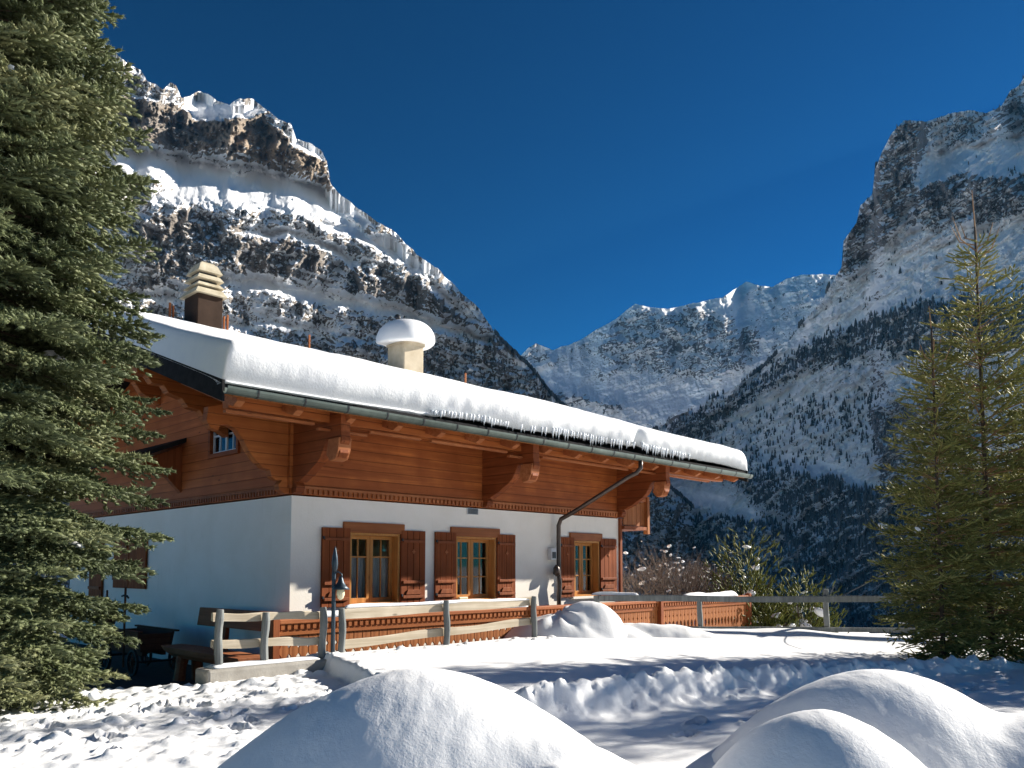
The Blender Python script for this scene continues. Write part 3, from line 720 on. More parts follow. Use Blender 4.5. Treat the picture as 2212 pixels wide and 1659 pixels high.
# ------------------------------------------------------------------ roof snow
def roof_snow():
    ss = np.concatenate([np.linspace(S0 - .03, S0 + .45, 34), np.linspace(S0 + .47, S1 - .57, 420), np.linspace(S1 - .55, S1 + .06, 34)])
    qq = np.concatenate([np.linspace(1.47, .9, 34), np.linspace(.87, -4.5, 70), np.linspace(-4.6, -9.9, 30), np.linspace(-10, -10.45, 14)])
    Sg, Qg = np.meshgrid(ss, qq)
    wob = .06 * perlin(Sg * .5, 0., 3.) + .018 * perlin(Sg * 1.7, 0., 8.) + .003 * perlin(Sg * 7., 0., 5.)
    notch = np.exp(-((Sg - 6.32) / .14) ** 2)
    # plan outline jitter near eave
    qe = 1.47 + wob - .10 * notch
    base = np.where(Qg > -4.5, ZR(Qg), ZR(-9.0 - Qg)) + .006
    de = np.clip(1.47 - Qg, 0, 99); dr = np.clip(Qg + 10.45, 0, 99)
    dl = Sg - (S0 - .03); dr2 = (S1 + .06) - Sg
    def rnd(d, r, p=2.6): return (1 - (1 - np.clip(d / r, 0, 1)) ** p) ** (1 / p)
    Tk = .43 * rnd(de, .20, 4.0) * rnd(dr, .3) * rnd(dl, .18, 4.0) * rnd(dr2, .45, 2.2)
    Tk = Tk * (1 + .10 * np.exp(-de / .8)) - .05 * sstep(8., 10.5, Sg) * np.exp(-de)
    Tk = Tk + (.06 * fbm(Sg * .45, Qg * .8, 2., 3) + .018 * fbm(Sg * 2.2, Qg * 2.5, 5., 4)) * sstep(0, .3, de) * sstep(0, .3, dl)
    ridge = -.05 * np.exp(-((Qg + 4.5) / .5) ** 2)
    top = base + Tk + ridge
    # eave lip: pushed out over the gutter, underside lifted
    lift_s = np.interp(ss, [S0, 0, 1.2, 2.2, 3.2, 4.2, 5.4, 6.2, 6.32, 6.45, 7.5, 8.2, 9.6, 10.4], [.0, .01, .04, .10, .07, .13, .12, .14, .20, .15, .12, .10, .10, .05])
    lift_s = lift_s + .02 * perlin(ss * 4, 0., 2.) * (lift_s > .03)
    lift = lift_s[None, :] * sstep(.55, 1.15, Qg)
    bot = base + lift - 0.0
    top = np.maximum(top, bot + .004)
    bul = .10 * np.sin(np.clip((top - base) / .47, 0, 1) * PI) * np.exp(-de / .12)
    Qt = Qg + .15 * np.clip((top - bot) / .42, 0, 1) * np.exp(-np.clip(de - .2, 0, 99) / .7) - .07 * np.exp(-de / .3) + wob * np.exp(-de / .25) - .07 * notch * np.exp(-de / .2) + 0 * bul
    n_, m_ = len(ss), len(qq)
    V = np.concatenate([np.stack([Sg, -Qt, top], -1).reshape(-1, 3), np.stack([Sg, -(Qt - .11 * np.exp(-de / .15)), bot], -1).reshape(-1, 3)])
    i = np.arange(n_ * m_).reshape(m_, n_); q = np.stack([i[:-1, :-1], i[:-1, 1:], i[1:, 1:], i[1:, :-1]], -1).reshape(-1, 4)
    rim = np.concatenate([i[0, :], i[1:, -1], i[-1, -2::-1], i[-2:0:-1, 0]]); b = n_ * m_; r2 = np.roll(rim, -1)
    R = empty('roof_snow', C, RZ, label='thick slab of snow lying on the chalet roof with icicles along its edge', cat='snow slab')
    mesh_np('snow_slab', V, [q[:, ::-1], q + b, np.stack([rim, r2, r2 + b, rim + b], -1)], M['snow_roof'], R, smooth=True)
    # icicles
    k = 0; r_ = random.Random(4)
    s = 1.35
    while s < 8.1 and k < 95:
        if not (6.2 < s < 6.45):
            lf = float(np.interp(s, ss, lift_s))
            ln = min(lf * r_.uniform(.6, 1.35), .19)
            if ln > .03 and r_.random() < .92:
                z = ZR(1.40) + lf + .025; y = -1.42 - .01 * r_.random(); w_ = r_.uniform(.012, .026)
                MB().lathe([(.0015, -ln), (w_ * .55, -ln * .6), (w_, -ln * .15), (w_ * 1.3, .03)], (s, y, z), 6).build('icicle', M['ice'], R, smooth=True); k += 1
        s += r_.uniform(.045, .095)
    return R
roof_snow()
# snow cap on the pale chimney
def snow_cap():
    n, m_ = 48, 26; V = []
    for j in range(m_ + 1):
        ph = -PI / 2 + PI * j / m_
        for i in range(n):
            a = 2 * PI * i / n
            r = (abs(math.cos(ph)) ** .55) * .68 * (1 + .05 * math.sin(2 * a + 1) + .02 * math.sin(5 * a))
            zz = math.sin(ph); z = .36 * zz * abs(zz) ** -.1 if zz > 0 else .16 * zz
            x, y = r * math.cos(a), r * math.sin(a) * .95
            z += -.12 * max(0, -math.cos(a - .35)) * (r / .68) ** 2 - .10 * (r / .68) ** 2
            V.append((5.27 + x, 4.13 + y, 6.80 + z))
    Fc = [(j * n + i, j * n + (i + 1) % n, (j + 1) * n + (i + 1) % n, (j + 1) * n + i) for j in range(m_) for i in range(n)]
    mb = MB(); mb.add(V, Fc); o = mb.build('chimney_snow', M['snow_roof'], None, smooth=True)
    o.location = tuple(C); o.rotation_euler = (0, 0, RZ)
    tag(o, 'mushroom shaped cap of snow sitting on the pale chimney', 'snow cap')
snow_cap()

# ------------------------------------------------------------------ balustrade in front of the long wall
B = empty('carved_balustrade', C, RZ, label='brown carved timber balustrade running along the chalet terrace behind the rail fence', cat='balustrade')
s_a, s_b = -1.05, 10.2
MB().box(s_a, s_b, -1.56, -1.42, .93, .985).build('handrail', M['beam'], B, bevel=.01)
mb = MB(); k = 0; s = s_a + .03
while s < s_b - .1: mb.box(s, s + .045, -1.545, -1.526, .865, .929); s += .085
mb.box(s_a, s_b, -1.525, -1.50, .84, .929); mb.box(s_a, s_b, -1.535, -1.47, .80, .838); mb.build('dentil_rail', M['header'], B)
MB().box(s_a, s_b, -1.53, -1.47, .04, .10).build('bottom_rail', M['header'], B)
half = [(.058, .101), (.058, .22), (.040, .26), (.060, .30), (.062, .40), (.036, .45), (.026, .50), (.036, .55), (.062, .58), (.062, .64), (.045, .67), (.060, .70), (.062, .799)]
pts = [(p[0], p[1]) for p in half] + [(-p[0], p[1]) for p in half[::-1]]
proto = MB().prism(pts, 'y', -1.515, -1.49).build('baluster_board', M['balus'], B, bevel=.003)
proto.location.x = s_a + .09
k = 1
while True:
    x = s_a + .09 + k * .130
    if x > s_b - .05 or k > 98: break
    c = proto.copy(); COL.objects.link(c); c.parent = B; c.location.x = x; k += 1
for s in (s_a, 3.3, 6.8, s_b): MB().box(s - .045, s + .045, -1.60, -1.50 + .0, 0, 1.03).build('baluster_post', M['trim'], B, bevel=.008) if s not in (s_a, s_b) else MB().box(s - .09 if s == s_a else s, s if s == s_a else s + .09, -1.57, -1.46, 0, 1.03).build('baluster_post', M['trim'], B, bevel=.008)
# snow lying on the hand rail
def snow_strip(s0, s1, q0, q1, z0, th, label, frame=True, name='rail_snow'):
    ns = max(20, int((s1 - s0) / .03)); ss = np.linspace(s0, s1, ns); qq = np.linspace(q0, q1, 9); A, Bq = np.meshgrid(ss, qq)
    u = (Bq - q0) / (q1 - q0) * 2 - 1; e = np.clip(np.minimum(A - s0, s1 - A) / .12, 0, 1)
    z = z0 + th * np.sqrt(np.clip(1 - u ** 2, 0, 1)) * np.sqrt(1 - (1 - e) ** 2) * (.75 + .45 * fbm(A * 1.8, Bq * 2, float(s0), 3)) + .001
    i = np.arange(A.size).reshape(A.shape); q = np.stack([i[:-1, :-1], i[:-1, 1:], i[1:, 1:], i[1:, :-1]], -1).reshape(-1, 4)
    V = np.stack([A.ravel(), -Bq.ravel() if frame else Bq.ravel(), z.ravel()], -1); V2 = V.copy(); V2[:, 2] = z0 + .001
    b = A.size; rim = np.concatenate([i[0, :], i[1:, -1], i[-1, -2::-1], i[-2:0:-1, 0]]); r2 = np.roll(rim, -1)
    o = mesh_np(name, np.concatenate([V, V2]), [q, (q + b)[:, ::-1], np.stack([rim, rim + b, r2 + b, r2], -1)], M['snow'], smooth=True)
    if frame: o.location = tuple(C); o.rotation_euler = (0, 0, RZ)
    tag(o, label, 'snow'); return o
snow_strip(-.6, 3.2, 1.42, 1.56, .986, .10, 'strip of snow along the balustrade handrail behind the front fence')
snow_strip(7.7, 9.7, 1.40, 1.58, .986, .13, 'wedge of snow on the far end of the balustrade handrail beside the shrubs')

# ------------------------------------------------------------------ front rail fence (grey posts, pale rails) on its curb
FN = empty('rail_fence', C, RZ, label='low fence of grey round posts and two pale split rails before the chalet', cat='fence')
def rail(mb, a, b, y, z0a, z0b, h, t, seed):
    n = 24; r_ = random.Random(seed); P = []
    V = []
    for i in range(n + 1):
        x = a + (b - a) * i / n; z = z0a + (z0b - z0a) * i / n + .006 * math.sin(i * .45 + seed)
        hh = h * (1 + .07 * math.sin(i * .6 + seed * 2)); yy = y + .006 * math.sin(i * .5 + seed)
        for (dy, dz) in ((-t / 2, 0), (-t / 2 * .9, hh * .9), (-t / 4, hh), (t / 4, hh), (t / 2, hh * .85), (t / 2, .01)): V.append((x, yy + dy, z + dz))
    Fc = []
    for i in range(n):
        for k in range(6): Fc.append((i * 6 + k, i * 6 + (k + 1) % 6, (i + 1) * 6 + (k + 1) % 6, (i + 1) * 6 + k))
    Fc += [tuple(range(6)), tuple(n * 6 + k for k in range(5, -1, -1))]
    mb.add(V, Fc); return mb
def post(parent, x, y, z0, z1, r=.042, seed=0, m='grey_post'):
    n = 9; P = [(x + .006 * math.sin(k * .8 + seed), y + .006 * math.cos(k * 1.1 + seed), z0 + (z1 - z0) * k / n) for k in range(n + 1)]
    MB().tube(P, [r * (1 + .06 * math.sin(k * 1.7 + seed)) for k in range(n)] + [r * .85], 10).build('post', M[m], parent, smooth=False, bevel=.004)
for i, (s, zt_) in enumerate(((-2.10, 1.17), (-1.59, 1.12), (-.88, 1.15), (-.63, 1.13), (.96, 1.17), (2.62, 1.18))): post(FN, s, -2.20, .35, zt_, seed=i)
rail(MB(), -2.14, -.86, -2.13, 1.04, 1.02, .085, .045, 1).build('rail', M['grey_wood'], FN)
rail(MB(), -2.14, -.86, -2.13, .77, .73, .09, .045, 2).build('rail', M['grey_wood'], FN)
rail(MB(), -.60, 2.70, -2.13, 1.00, 1.045, .115, .05, 3).build('rail', M['grey_wood'], FN)
rail(MB(), -.60, 2.70, -2.13, .66, .77, .10, .05, 4).build('rail', M['grey_wood'], FN)
snow_strip(-.55, 2.6, 2.105, 2.155, 1.125, .05, 'thin crust of snow on the top rail of the front fence')
cb = MB().box(-2.28, -.9, -2.36, -2.06, -.02, .585).build('concrete_curb', M['concrete'], None, bevel=.025)
cb.location = tuple(C); cb.rotation_euler = (0, 0, RZ); tag(cb, 'short grey concrete curb under the left end of the rail fence', 'curb')
snow_strip(-2.2, -.95, 2.08, 2.30, .586, .045, 'thin layer of snow on top of the concrete curb')

# far rail fence along the terrace edge
FF = empty('rail_fence', (0, 13.5, 0), 0, label='weathered horizontal rail fence along the far edge of the snowy terrace', cat='fence')
rail(MB(), 1.35, 7.9, -.07, 1.03, 1.01, .10, .05, 6).build('rail', M['grey_post'], FF)
rail(MB(), 1.35, 7.9, -.07, .565, .50, .08, .05, 7).build('rail', M['grey_post'], FF)
for i, (x, zt_) in enumerate(((1.42, 1.12), (3.12, 1.10), (5.22, 1.23), (7.4, 1.12))): post(FF, x, 0, .2, zt_, seed=i + 10, r=.045)
MB().tube([(5.25, .02, 1.05), (5.32, .0, 1.2), (5.36, 0, 1.28)], .012, 6).build('branch_stub', M['grey_post'], FF)
snow_strip(1.3, 2.1, 13.40, 13.47, 1.135, .07, 'cap of snow on the left end of the far fence rail', frame=False)
cbo = MB().tube([(5.45, 13.5, 1.10), (6.2, 13.2, 1.55), (6.72, 12.9, 1.83)], .008, 6).build('cable', M['cable'], None); tag(cbo, 'thin grey cable rising from the far fence towards the young spruce', 'cable')

# ------------------------------------------------------------------ lantern on its post
P = HW(-.80, 2.22); LP = empty('post_lantern', (P[0], P[1], .45), RZ, label='dark blue iron lantern on a thin post standing between the fence posts', cat='lantern')
MB().tube([(0, -.06, 0), (0, -.06, .6), (0, -.06, 1.08), (.0, -.055, 1.20)], [.026, .024, .022, .012], 10).build('post', M['blue_iron'], LP, smooth=True)
MB().lathe([(.004, .36), (.012, .33), (.030, .24), (.036, .17), (.030, .11), (.016, .075), (.010, .07)], (.0, -.075, 1.02), 14).build('finial', M['blue_iron'], LP, smooth=True)
MB().tube([(0, -.06, 1.06), (.03, -.09, 1.10), (.06, -.12, 1.07), (.065, -.13, 1.02)], .009, 8).build('arm', M['blue_iron'], LP, smooth=True)
MB().lathe([(.010, .15), (.022, .13), (.036, .08), (.065, .035), (.105, .0), (.098, -.004), (.058, .026), (.004, .04)], (.055, -.115, .90), 18).build('hood', M['blue_iron'], LP, smooth=True)
MB().lathe([(.006, -.12), (.030, -.105), (.046, -.06), (.044, -.02), (.028, .02)], (.055, -.115, .90), 14).build('bulb', M['bulb'], LP, smooth=True)

# ------------------------------------------------------------------ bench against the gable wall
BN = empty('log_bench', C, RZ, label='rustic wooden bench with thick half log seat by the gable wall', cat='bench')
n = 14; V = []
ys = np.linspace(-.55, 1.9, 22)
for i, y in enumerate(ys):
    e = 1 - max(0, (y - 1.45) / .45) ** 2 * .75; dz = .17 * e
    for (dx, z) in ((-.22, .46), (-.20, .46 - dz * .45), (-.12, .46 - dz * .85), (0, .46 - dz), (.12, .46 - dz * .85), (.20, .46 - dz * .45), (.22, .46)): V.append((-.82 + dx * (.6 + .4 * e), y, z))
Fc = [(i * 7 + k, i * 7 + (k + 1) % 7, (i + 1) * 7 + (k + 1) % 7, (i + 1) * 7 + k) for i in range(21) for k in range(7)] + [tuple(range(7)), tuple(21 * 7 + k for k in range(6, -1, -1))]
mb = MB(); mb.add(V, Fc); mb.build('seat', M['bench'], BN, bevel=.008)
mb = MB(); mb.prism([(-.5, .73), (1.98, .72), (1.90, .99), (-.5, 1.0)], 'x', -.40, -.345); mb.build('backrest', M['bench'], BN, bevel=.01)
for y in (1.1, -.35): 
    MB().prism([(-.42, .30), (-.34, .30), (-.30, .96), (-.345, .96)], 'y', y, y + .12).build('back_support', M['trim'], BN)
    MB().tube([(-.95, y + .2, .0), (-.93, y + .2, .18), (-.90, y + .2, .34)], [.085, .075, .09], 10).build('leg', M['bench'], BN)
    MB().tube([(-.68, y + .2, .0), (-.70, y + .2, .34)], [.08, .08], 10).build('leg', M['bench'], BN)

# ------------------------------------------------------------------ hand cart and garden tools
CT = empty('hand_cart', C, RZ, label='old dark wooden hand cart with spoked wheels standing by the gable wall', cat='cart')
mb = MB(); x0, x1, y0, y1 = -1.15, -.6, 2.25, 3.7
mb.prism([(x0 + .05, .34), (x1 - .05, .34), (x1 - .05, .37), (x0 + .05, .37)], 'y', y0 + .05, y1 - .05)
for xx, sgn in ((x0, 1), (x1, -1)): mb.prism([(xx + .05 * sgn, .37), (xx + .08 * sgn, .37), (xx + .03 * sgn, .62), (xx, .62)], 'y', y0 + .04, y1 - .04)
for yy, sgn in ((y0, 1), (y1, -1)): mb.prism([(x0 + .085, .371), (x1 - .085, .371), (x1 - .04, .60), (x0 + .04, .60)], 'y', yy + .01 * sgn + .04 * sgn, yy + .035 * sgn + .04 * sgn)
mb.build('cart_box', M['cart'], CT)
MB().box(x0 - .02, x1 + .02, y0 - .06, y1 + .05, .621, .645).build('cart_rim', M['cart'], CT) if False else (MB().box(x0 - .03, x0 + .03, y0 - .06, y1 + .06, .622, .648).box(x1 - .03, x1 + .03, y0 - .06, y1 + .06, .622, .648).build_each('cart_rim', M['cart'], CT))
def wheel(x, y, r):
    mb = MB(); n = 28
    ring = lambda R, xx: [(xx, y + R * math.cos(2 * PI * k / n), r + R * math.sin(2 * PI * k / n)) for k in range(n)]
    V = ring(r, x - .018) + ring(r, x + .018) + ring(r - .03, x - .018) + ring(r - .03, x + .018)
    Fc = []
    for k in range(n):
        k2 = (k + 1) % n; Fc += [(k, k2, n + k2, n + k), (2 * n + k, 3 * n + k, 3 * n + k2, 2 * n + k2), (k, 2 * n + k, 2 * n + k2, k2), (n + k, n + k2, 3 * n + k2, 3 * n + k)]
    mb.add(V, Fc); w_ = mb.build('wheel', M['rubber'], CT)
    mb = MB()
    for k in range(8):
        a = PI / 4 * k; mb.tube([(x, y + .03 * math.cos(a), r + .03 * math.sin(a)), (x, y + (r - .025) * math.cos(a), r + (r - .025) * math.sin(a))], .009, 6)
    mb.tube([(x - .03, y, r), (x + .03, y, r)], .034, 10); mb.build('spokes', M['cart'], w_)
for xx in (x0 - .05, x1 + .02): wheel(xx, 2.32, .19); wheel(xx, 3.4, .22)
MB().tube([(x0 - .05, 2.32, .19), (x1 + .02, 2.32, .19)], .018, 8).tube([(x0 - .05, 3.4, .22), (x1 + .02, 3.4, .22)], .018, 8).build_each('axle', M['rubber'], CT)
MB().box(x0 + .1, x0 + .16, y0 + .1, y1 - .1, .27, .338).box(x1 - .16, x1 - .1, y0 + .1, y1 - .1, .27, .338).build_each('frame', M['cart'], CT)
def tool(y, x, z0, z1, lean, label):
    P = C + D1 * x - NN * y
    T_ = empty('garden_tool', (P[0], P[1], z0), RZ, label=label, cat='garden tool', group='long handled tools by the cart')
    h = z1 - z0
    MB().tube([(0, 0, 0), (0, lean * .5, h * .5), (0, lean, h)], .017, 8).build('handle', M['cart'], T_)
    MB().tube([(0, lean * .88 - .12, h * .885 - .025), (0, lean * .88 - .06, h * .885 + .005), (0, lean * .88 + .06, h * .885 + .008), (0, lean * .88 + .13, h * .885 - .005)], .014, 8).build('cross_grip', M['rubber'], T_)
tool(2.62, -1.22, .10, 1.30, .0, 'dark tool with a cross grip standing upright at the near end of the cart')
tool(3.95, -1.0, .10, 1.22, .03, 'dark long handled tool leaning behind the cart next to the tree')
P = C + D1 * -.9 - NN * 3.95
bk = empty('woven_basket', (P[0], P[1], 0), RZ, label='dark round basket standing on the far end of the hand cart', cat='basket')
MB().lathe([(.14, .63), (.17, .72), (.19, .84), (.17, .93), (.15, .93), (.165, .84), (.02, .66)], (0, .35, 0), 18).build('basket_body', M['cart'], bk, smooth=True)
MB().tube([(0, .35 - .17, .90), (0, .35 - .12, 1.03), (0, .35, 1.08), (0, .35 + .12, 1.03), (0, .35 + .17, .90)], .012, 8).build('basket_handle', M['cart'], bk)

# ------------------------------------------------------------------ conifers
def needle_shoots(org, dr, ln, wd, seed, blades=12, core=4):
    """merged shoots: spindle core plus needle blades; arrays (n,3),(n,3),(n,),(n,)"""
    r = np.random.default_rng(seed); n = len(org)
    d = dr / np.linalg.norm(dr, axis=1)[:, None]
    a = np.cross(d, np.tile([0, 0, 1.0], (n, 1))); la = np.linalg.norm(a, axis=1); a[la < .1] = [1, 0, 0]; a /= np.linalg.norm(a, axis=1)[:, None]
    b = np.cross(a, d)
    V = []; Fq = []; Ft = []; off = 0
    # core: 3 rings of 'core' verts
    rings = [(0.0, .25), (.45, .5), (.85, .40), (1.04, .03)]
    cv = np.zeros((n, len(rings) * core, 3))
    for i, (t, rr) in enumerate(rings):
        for k in range(core):
            an = 2 * PI * k / core + .4 * i
            cv[:, i * core + k] = org + d * (ln * t)[:, None] + (a * math.cos(an) + b * math.sin(an)) * (wd * rr)[:, None]
    base = (np.arange(n) * len(rings) * core)[:, None, None]
    q = np.array([[i * core + k, i * core + (k + 1) % core, (i + 1) * core + (k + 1) % core, (i + 1) * core + k] for i in range(len(rings) - 1) for k in range(core)])
    Fq = (q[None] + base).reshape(-1, 4)
    V.append(cv.reshape(-1, 3)); off = n * len(rings) * core
    bv = np.zeros((n, blades, 3, 3))
    for k in range(blades):
        t = (k + .5) / blades; an = k * 2.4 + r.uniform(0, 6.28, n)
        rad = a * np.cos(an)[:, None] + b * np.sin(an)[:, None]
        o = org + d * (ln * t)[:, None]
        tip = o + rad * (wd * r.uniform(.75, 1.15, n))[:, None] + d * (wd * r.uniform(.5, 1.1, n))[:, None]
        sd_ = np.cross(rad, d) * (wd * .16)[:, None]
        bv[:, k, 0] = o + sd_; bv[:, k, 1] = o - sd_; bv[:, k, 2] = tip
    V.append(bv.reshape(-1, 3)); Ft = np.arange(n * blades * 3).reshape(-1, 3) + off
    return np.concatenate(V), Fq, Ft
def spruce(name, loc, height, rad_fn, z_lo, nwhorl, per, sec_sp, sh_len, sh_w, seed, label, cat, mats, z_hi=None, blades=12, up=.15, droop=.35, trunk_r=.12, leader=True, group=None, twigs=True, fill=1.0, sec_len=.45, rmin=.62, zr=.12, thick=1.0, thin_top=False):
    r = random.Random(seed); T = empty(name, loc, 0, label=label, cat=cat, group=group)
    z_hi = z_hi or height
    MB().tube([(0, 0, -.2), (0, 0, height * .5), (0, 0, height * .97)], [trunk_r, trunk_r * .6, .012], 10).build('trunk', M['bark'], T, smooth=True)
    O, Dd, Ln, Wd = [], [], [], []; tw = MB(); clumps = []
    for i in range(nwhorl):
        z = z_lo + (z_hi - z_lo) * (i + r.random() * .8) / nwhorl
        for k in range(per):
            az = 2 * PI * (k + r.random() * .9) / per + i * 1.3
            Lb = rad_fn(z) * r.uniform(rmin, 1.06)
            if Lb < .08: continue
            ca, sa = math.cos(az), math.sin(az)
            zz = z + r.uniform(-.06, .06)
            pts = []; nseg = 8
            for j in range(nseg + 1):
                t = j / nseg; rr = Lb * t
                dz = up * (min(1.0, z / height * 1.8) - .12) * Lb * t - droop * Lb * t * t + .28 * droop * Lb * t ** 5 * 1.6
                pts.append(np.array([ca * rr, sa * rr, zz + dz]))
            if twigs: tw.tube([tuple(p) for p in pts], [thick * max(.004, .018 * (1 - j / nseg) * min(1.5, Lb)) for j in range(nseg + 1)], 5, cap=False)
            perp = np.array([-sa, ca, 0])
            # along main axis
            nst = max(3, int(Lb / sec_sp))
            for j in range(nst):
                t = .22 + .80 * (j + r.random() * .5) / nst
                if t > 1: t = 1
                f = t * nseg; i0 = min(nseg - 1, int(f)); p = pts[i0] + (pts[i0 + 1] - pts[i0]) * (f - i0); d = pts[i0 + 1] - pts[i0]; d /= np.linalg.norm(d)
                O.append(p); Dd.append(d + np.array([0, 0, .15])); Ln.append(sh_len * r.uniform(.8, 1.2)); Wd.append(sh_w)
                for sg in (-1, 1):
                    Ls = sec_len * Lb * (1.08 - t) ** .75 * r.uniform(.6, 1.1) + sh_len * .8
                    if r.random() > fill * (1 if not thin_top else max(.28, 1.15 - .88 * z / height)): continue
                    sdv = d * .75 + perp * sg * r.uniform(.6, 1.0) + np.array([0, 0, r.uniform(-zr, zr * 1.3)]); sdv /= np.linalg.norm(sdv)
                    ns = max(1, int(Ls / (sh_len * .62)))
                    for m_ in range(ns):
                        u = (m_ + .3) / ns; pp = p + sdv * Ls * u + np.array([0, 0, -.18 * Ls * u * u])
                        sgn2 = 1 if m_ % 2 else -1
                        dd = sdv + (d * .45 * sgn2 if m_ < ns - 1 else 0) + np.array([r.uniform(-.2, .2), r.uniform(-.2, .2), r.uniform(-.15, .30)])
                        O.append(pp); Dd.append(dd); Ln.append(sh_len * r.uniform(.7, 1.25) * (1 - .25 * u)); Wd.append(sh_w * r.uniform(.8, 1.15))
                    if r.random() < .012: clumps.append(p + sdv * Ls * .5 + np.array([0, 0, .03]))
    if leader:
        for k in range(14):
            z = z_hi - .45 + .4 * k / 14; a = r.random() * 6.28
            O.append(np.array([0, 0, z])); Dd.append(np.array([math.cos(a) * .7, math.sin(a) * .7, .9])); Ln.append(sh_len); Wd.append(sh_w)
    O = np.array(O); Dd = np.array(Dd); Ln = np.array(Ln); Wd = np.array(Wd)
    V, q, t = needle_shoots(O, Dd, Ln, Wd, seed, blades)
    mesh_np('crown', V, [q, t], mats[0], T)
    if twigs: tw.build('limbs', mats[1], T)
    print(name, 'shoots', len(O))
    return T, clumps
def rf_left(z):
    return float(np.interp(z, [.1, .5, 1.0, 2, 3.5, 5, 6.2, 7.5, 12, 15], [1.05, 1.42, 1.60, 1.72, 1.70, 1.63, 1.42, 1.28, .8, .1]))
TL, cl = spruce('spruce_tree', (-4.80, 6.75, .30), 15, lambda z: rf_left(z) * (.97 if z < 3.5 else .91), .05, 42, 14, .09, .085, .035, 21, 'tall dense dark green spruce filling the left edge of the picture', 'tree', (M['needles'], M['bark']), z_hi=9.0, droop=.42, up=.12, trunk_r=.20, sec_len=.46, leader=False, rmin=.74, blades=9)
TL2 = None
_clumps = []
def clump_mesh(k):
    r = random.Random(100 + k); bm = MB(); n, m_ = 10, 7; V = []
    for j in range(m_ + 1):
        ph = -PI / 2 + PI * j / m_
        for i in range(n):
            a = 2 * PI * i / n; q = math.cos(ph) * (1 + .28 * math.sin(2 * a + k) + .18 * math.sin(3 * a + 2.1 * k + j * .6))
            V.append((q * math.cos(a), q * math.sin(a) * .8, .62 * math.sin(ph) + .12 * math.sin(a * 2 + k) * math.cos(ph)))
    bm.add(V, [(j * n + i, j * n + (i + 1) % n, (j + 1) * n + (i + 1) % n, (j + 1) * n + i) for j in range(m_) for i in range(n)])
    o = bm.build('snow_clump', M['snow'], None, smooth=True); me = o.data; bpy.data.objects.remove(o); return me
for k in range(5): _clumps.append(clump_mesh(k))
def blobs(parent, pts, rmin, rmax, seed, name='snow_clump', n_max=60):
    r = random.Random(seed)
    for p in pts[:n_max]:
        o = bpy.data.objects.new(name, r.choice(_clumps)); COL.objects.link(o); o.parent = parent
        R = rmin + (rmax - rmin) * r.random() ** 2; o.location = tuple(p); o.rotation_euler = (r.uniform(-.3, .3), r.uniform(-.3, .3), r.uniform(0, 6.28)); o.scale = (R * r.uniform(.8, 1.5), R, R * r.uniform(.7, 1.2))
random.Random(2).shuffle(cl); blobs(TL, [c + np.array([0, 0, .015]) for c in cl], .02, .085, 5, n_max=95)

def rf_y1(z): return float(np.interp(z, [.1, .6, 1.2, 2.2, 3.2, 4.2, 5.0, 5.6, 6.0], [.95, 1.35, 1.55, 1.45, 1.15, .78, .50, .34, .20]))
YM = (M['needles_young'], M['orange_twig'])
def top_shoots(T, z, n, ln, seed):
    r = random.Random(seed); mb = MB(); mb.tube([(0, 0, z - .5), (.01, 0, z), (-.02, 0, z + ln)], [.016, .012, .004], 6)
    for k in range(n):
        a = 2 * PI * k / n + r.random(); l = ln * r.uniform(.45, .75); zz = z - r.uniform(0, .35)
        mb.tube([(0, 0, zz), (math.cos(a) * l * .45, math.sin(a) * l * .45, zz + l * .25), (math.cos(a) * l * .7, math.sin(a) * l * .7, zz + l * .85)], [.011, .008, .003], 6)
    mb.build('leader_shoots', M['orange_twig'], T)
T1, c1 = spruce('young_spruce_tree', (6.30, 10.7, .30), 6.1, rf_y1, .02, 32, 9, .10, .115, .020, 31, 'young open spruce with bare orange leader shoots at the right edge of the picture', 'tree', YM, z_hi=5.6, blades=14, up=.62, droop=.35, trunk_r=.045, leader=False, thin_top=True, fill=.95, sec_len=.42, rmin=.34, zr=.40, thick=.6)
top_shoots(T1, 5.75, 6, .68, 3); blobs(T1, c1, .015, .05, 6, n_max=22)
def rf_y2(z): return float(np.interp(z, [.1, .8, 1.6, 2.6, 3.6, 4.3, 4.6], [.45, .85, .80, .62, .38, .16, .05]))
T2, c2 = spruce('young_spruce_tree', (5.42, 10.25, .32), 4.5, rf_y2, .1, 28, 9, .10, .10, .019, 37, 'thin smaller spruce with forked top just left of the young spruce', 'tree', YM, z_hi=4.0, blades=13, fill=.85, thin_top=True, rmin=.45, up=.55, droop=.3, trunk_r=.03, leader=False, zr=.5, thick=.6)
top_shoots(T2, 4.1, 5, .55, 9); blobs(T2, c2, .015, .04, 7, n_max=10)
def rf_y3(z): return float(np.interp(z, [.1, .8, 1.6, 3, 4.6, 6, 7], [.9, 1.4, 1.6, 1.4, .9, .4, .05]))
T3, c3 = spruce('young_spruce_tree', (7.75, 11.2, .25), 5.4, lambda z: rf_y3(z * 1.33), .15, 24, 8, .13, .115, .019, 41, 'bushy spruce cut off by the right edge of the picture behind the young spruce', 'tree', YM, z_hi=5.2, blades=11, up=.42, droop=.35, trunk_r=.05, zr=.45, thick=.6)
def rf_off(z): return float(np.interp(z, [.1, 1, 3, 5, 7, 8.5], [1.0, 1.5, 1.35, .95, .4, .05]))
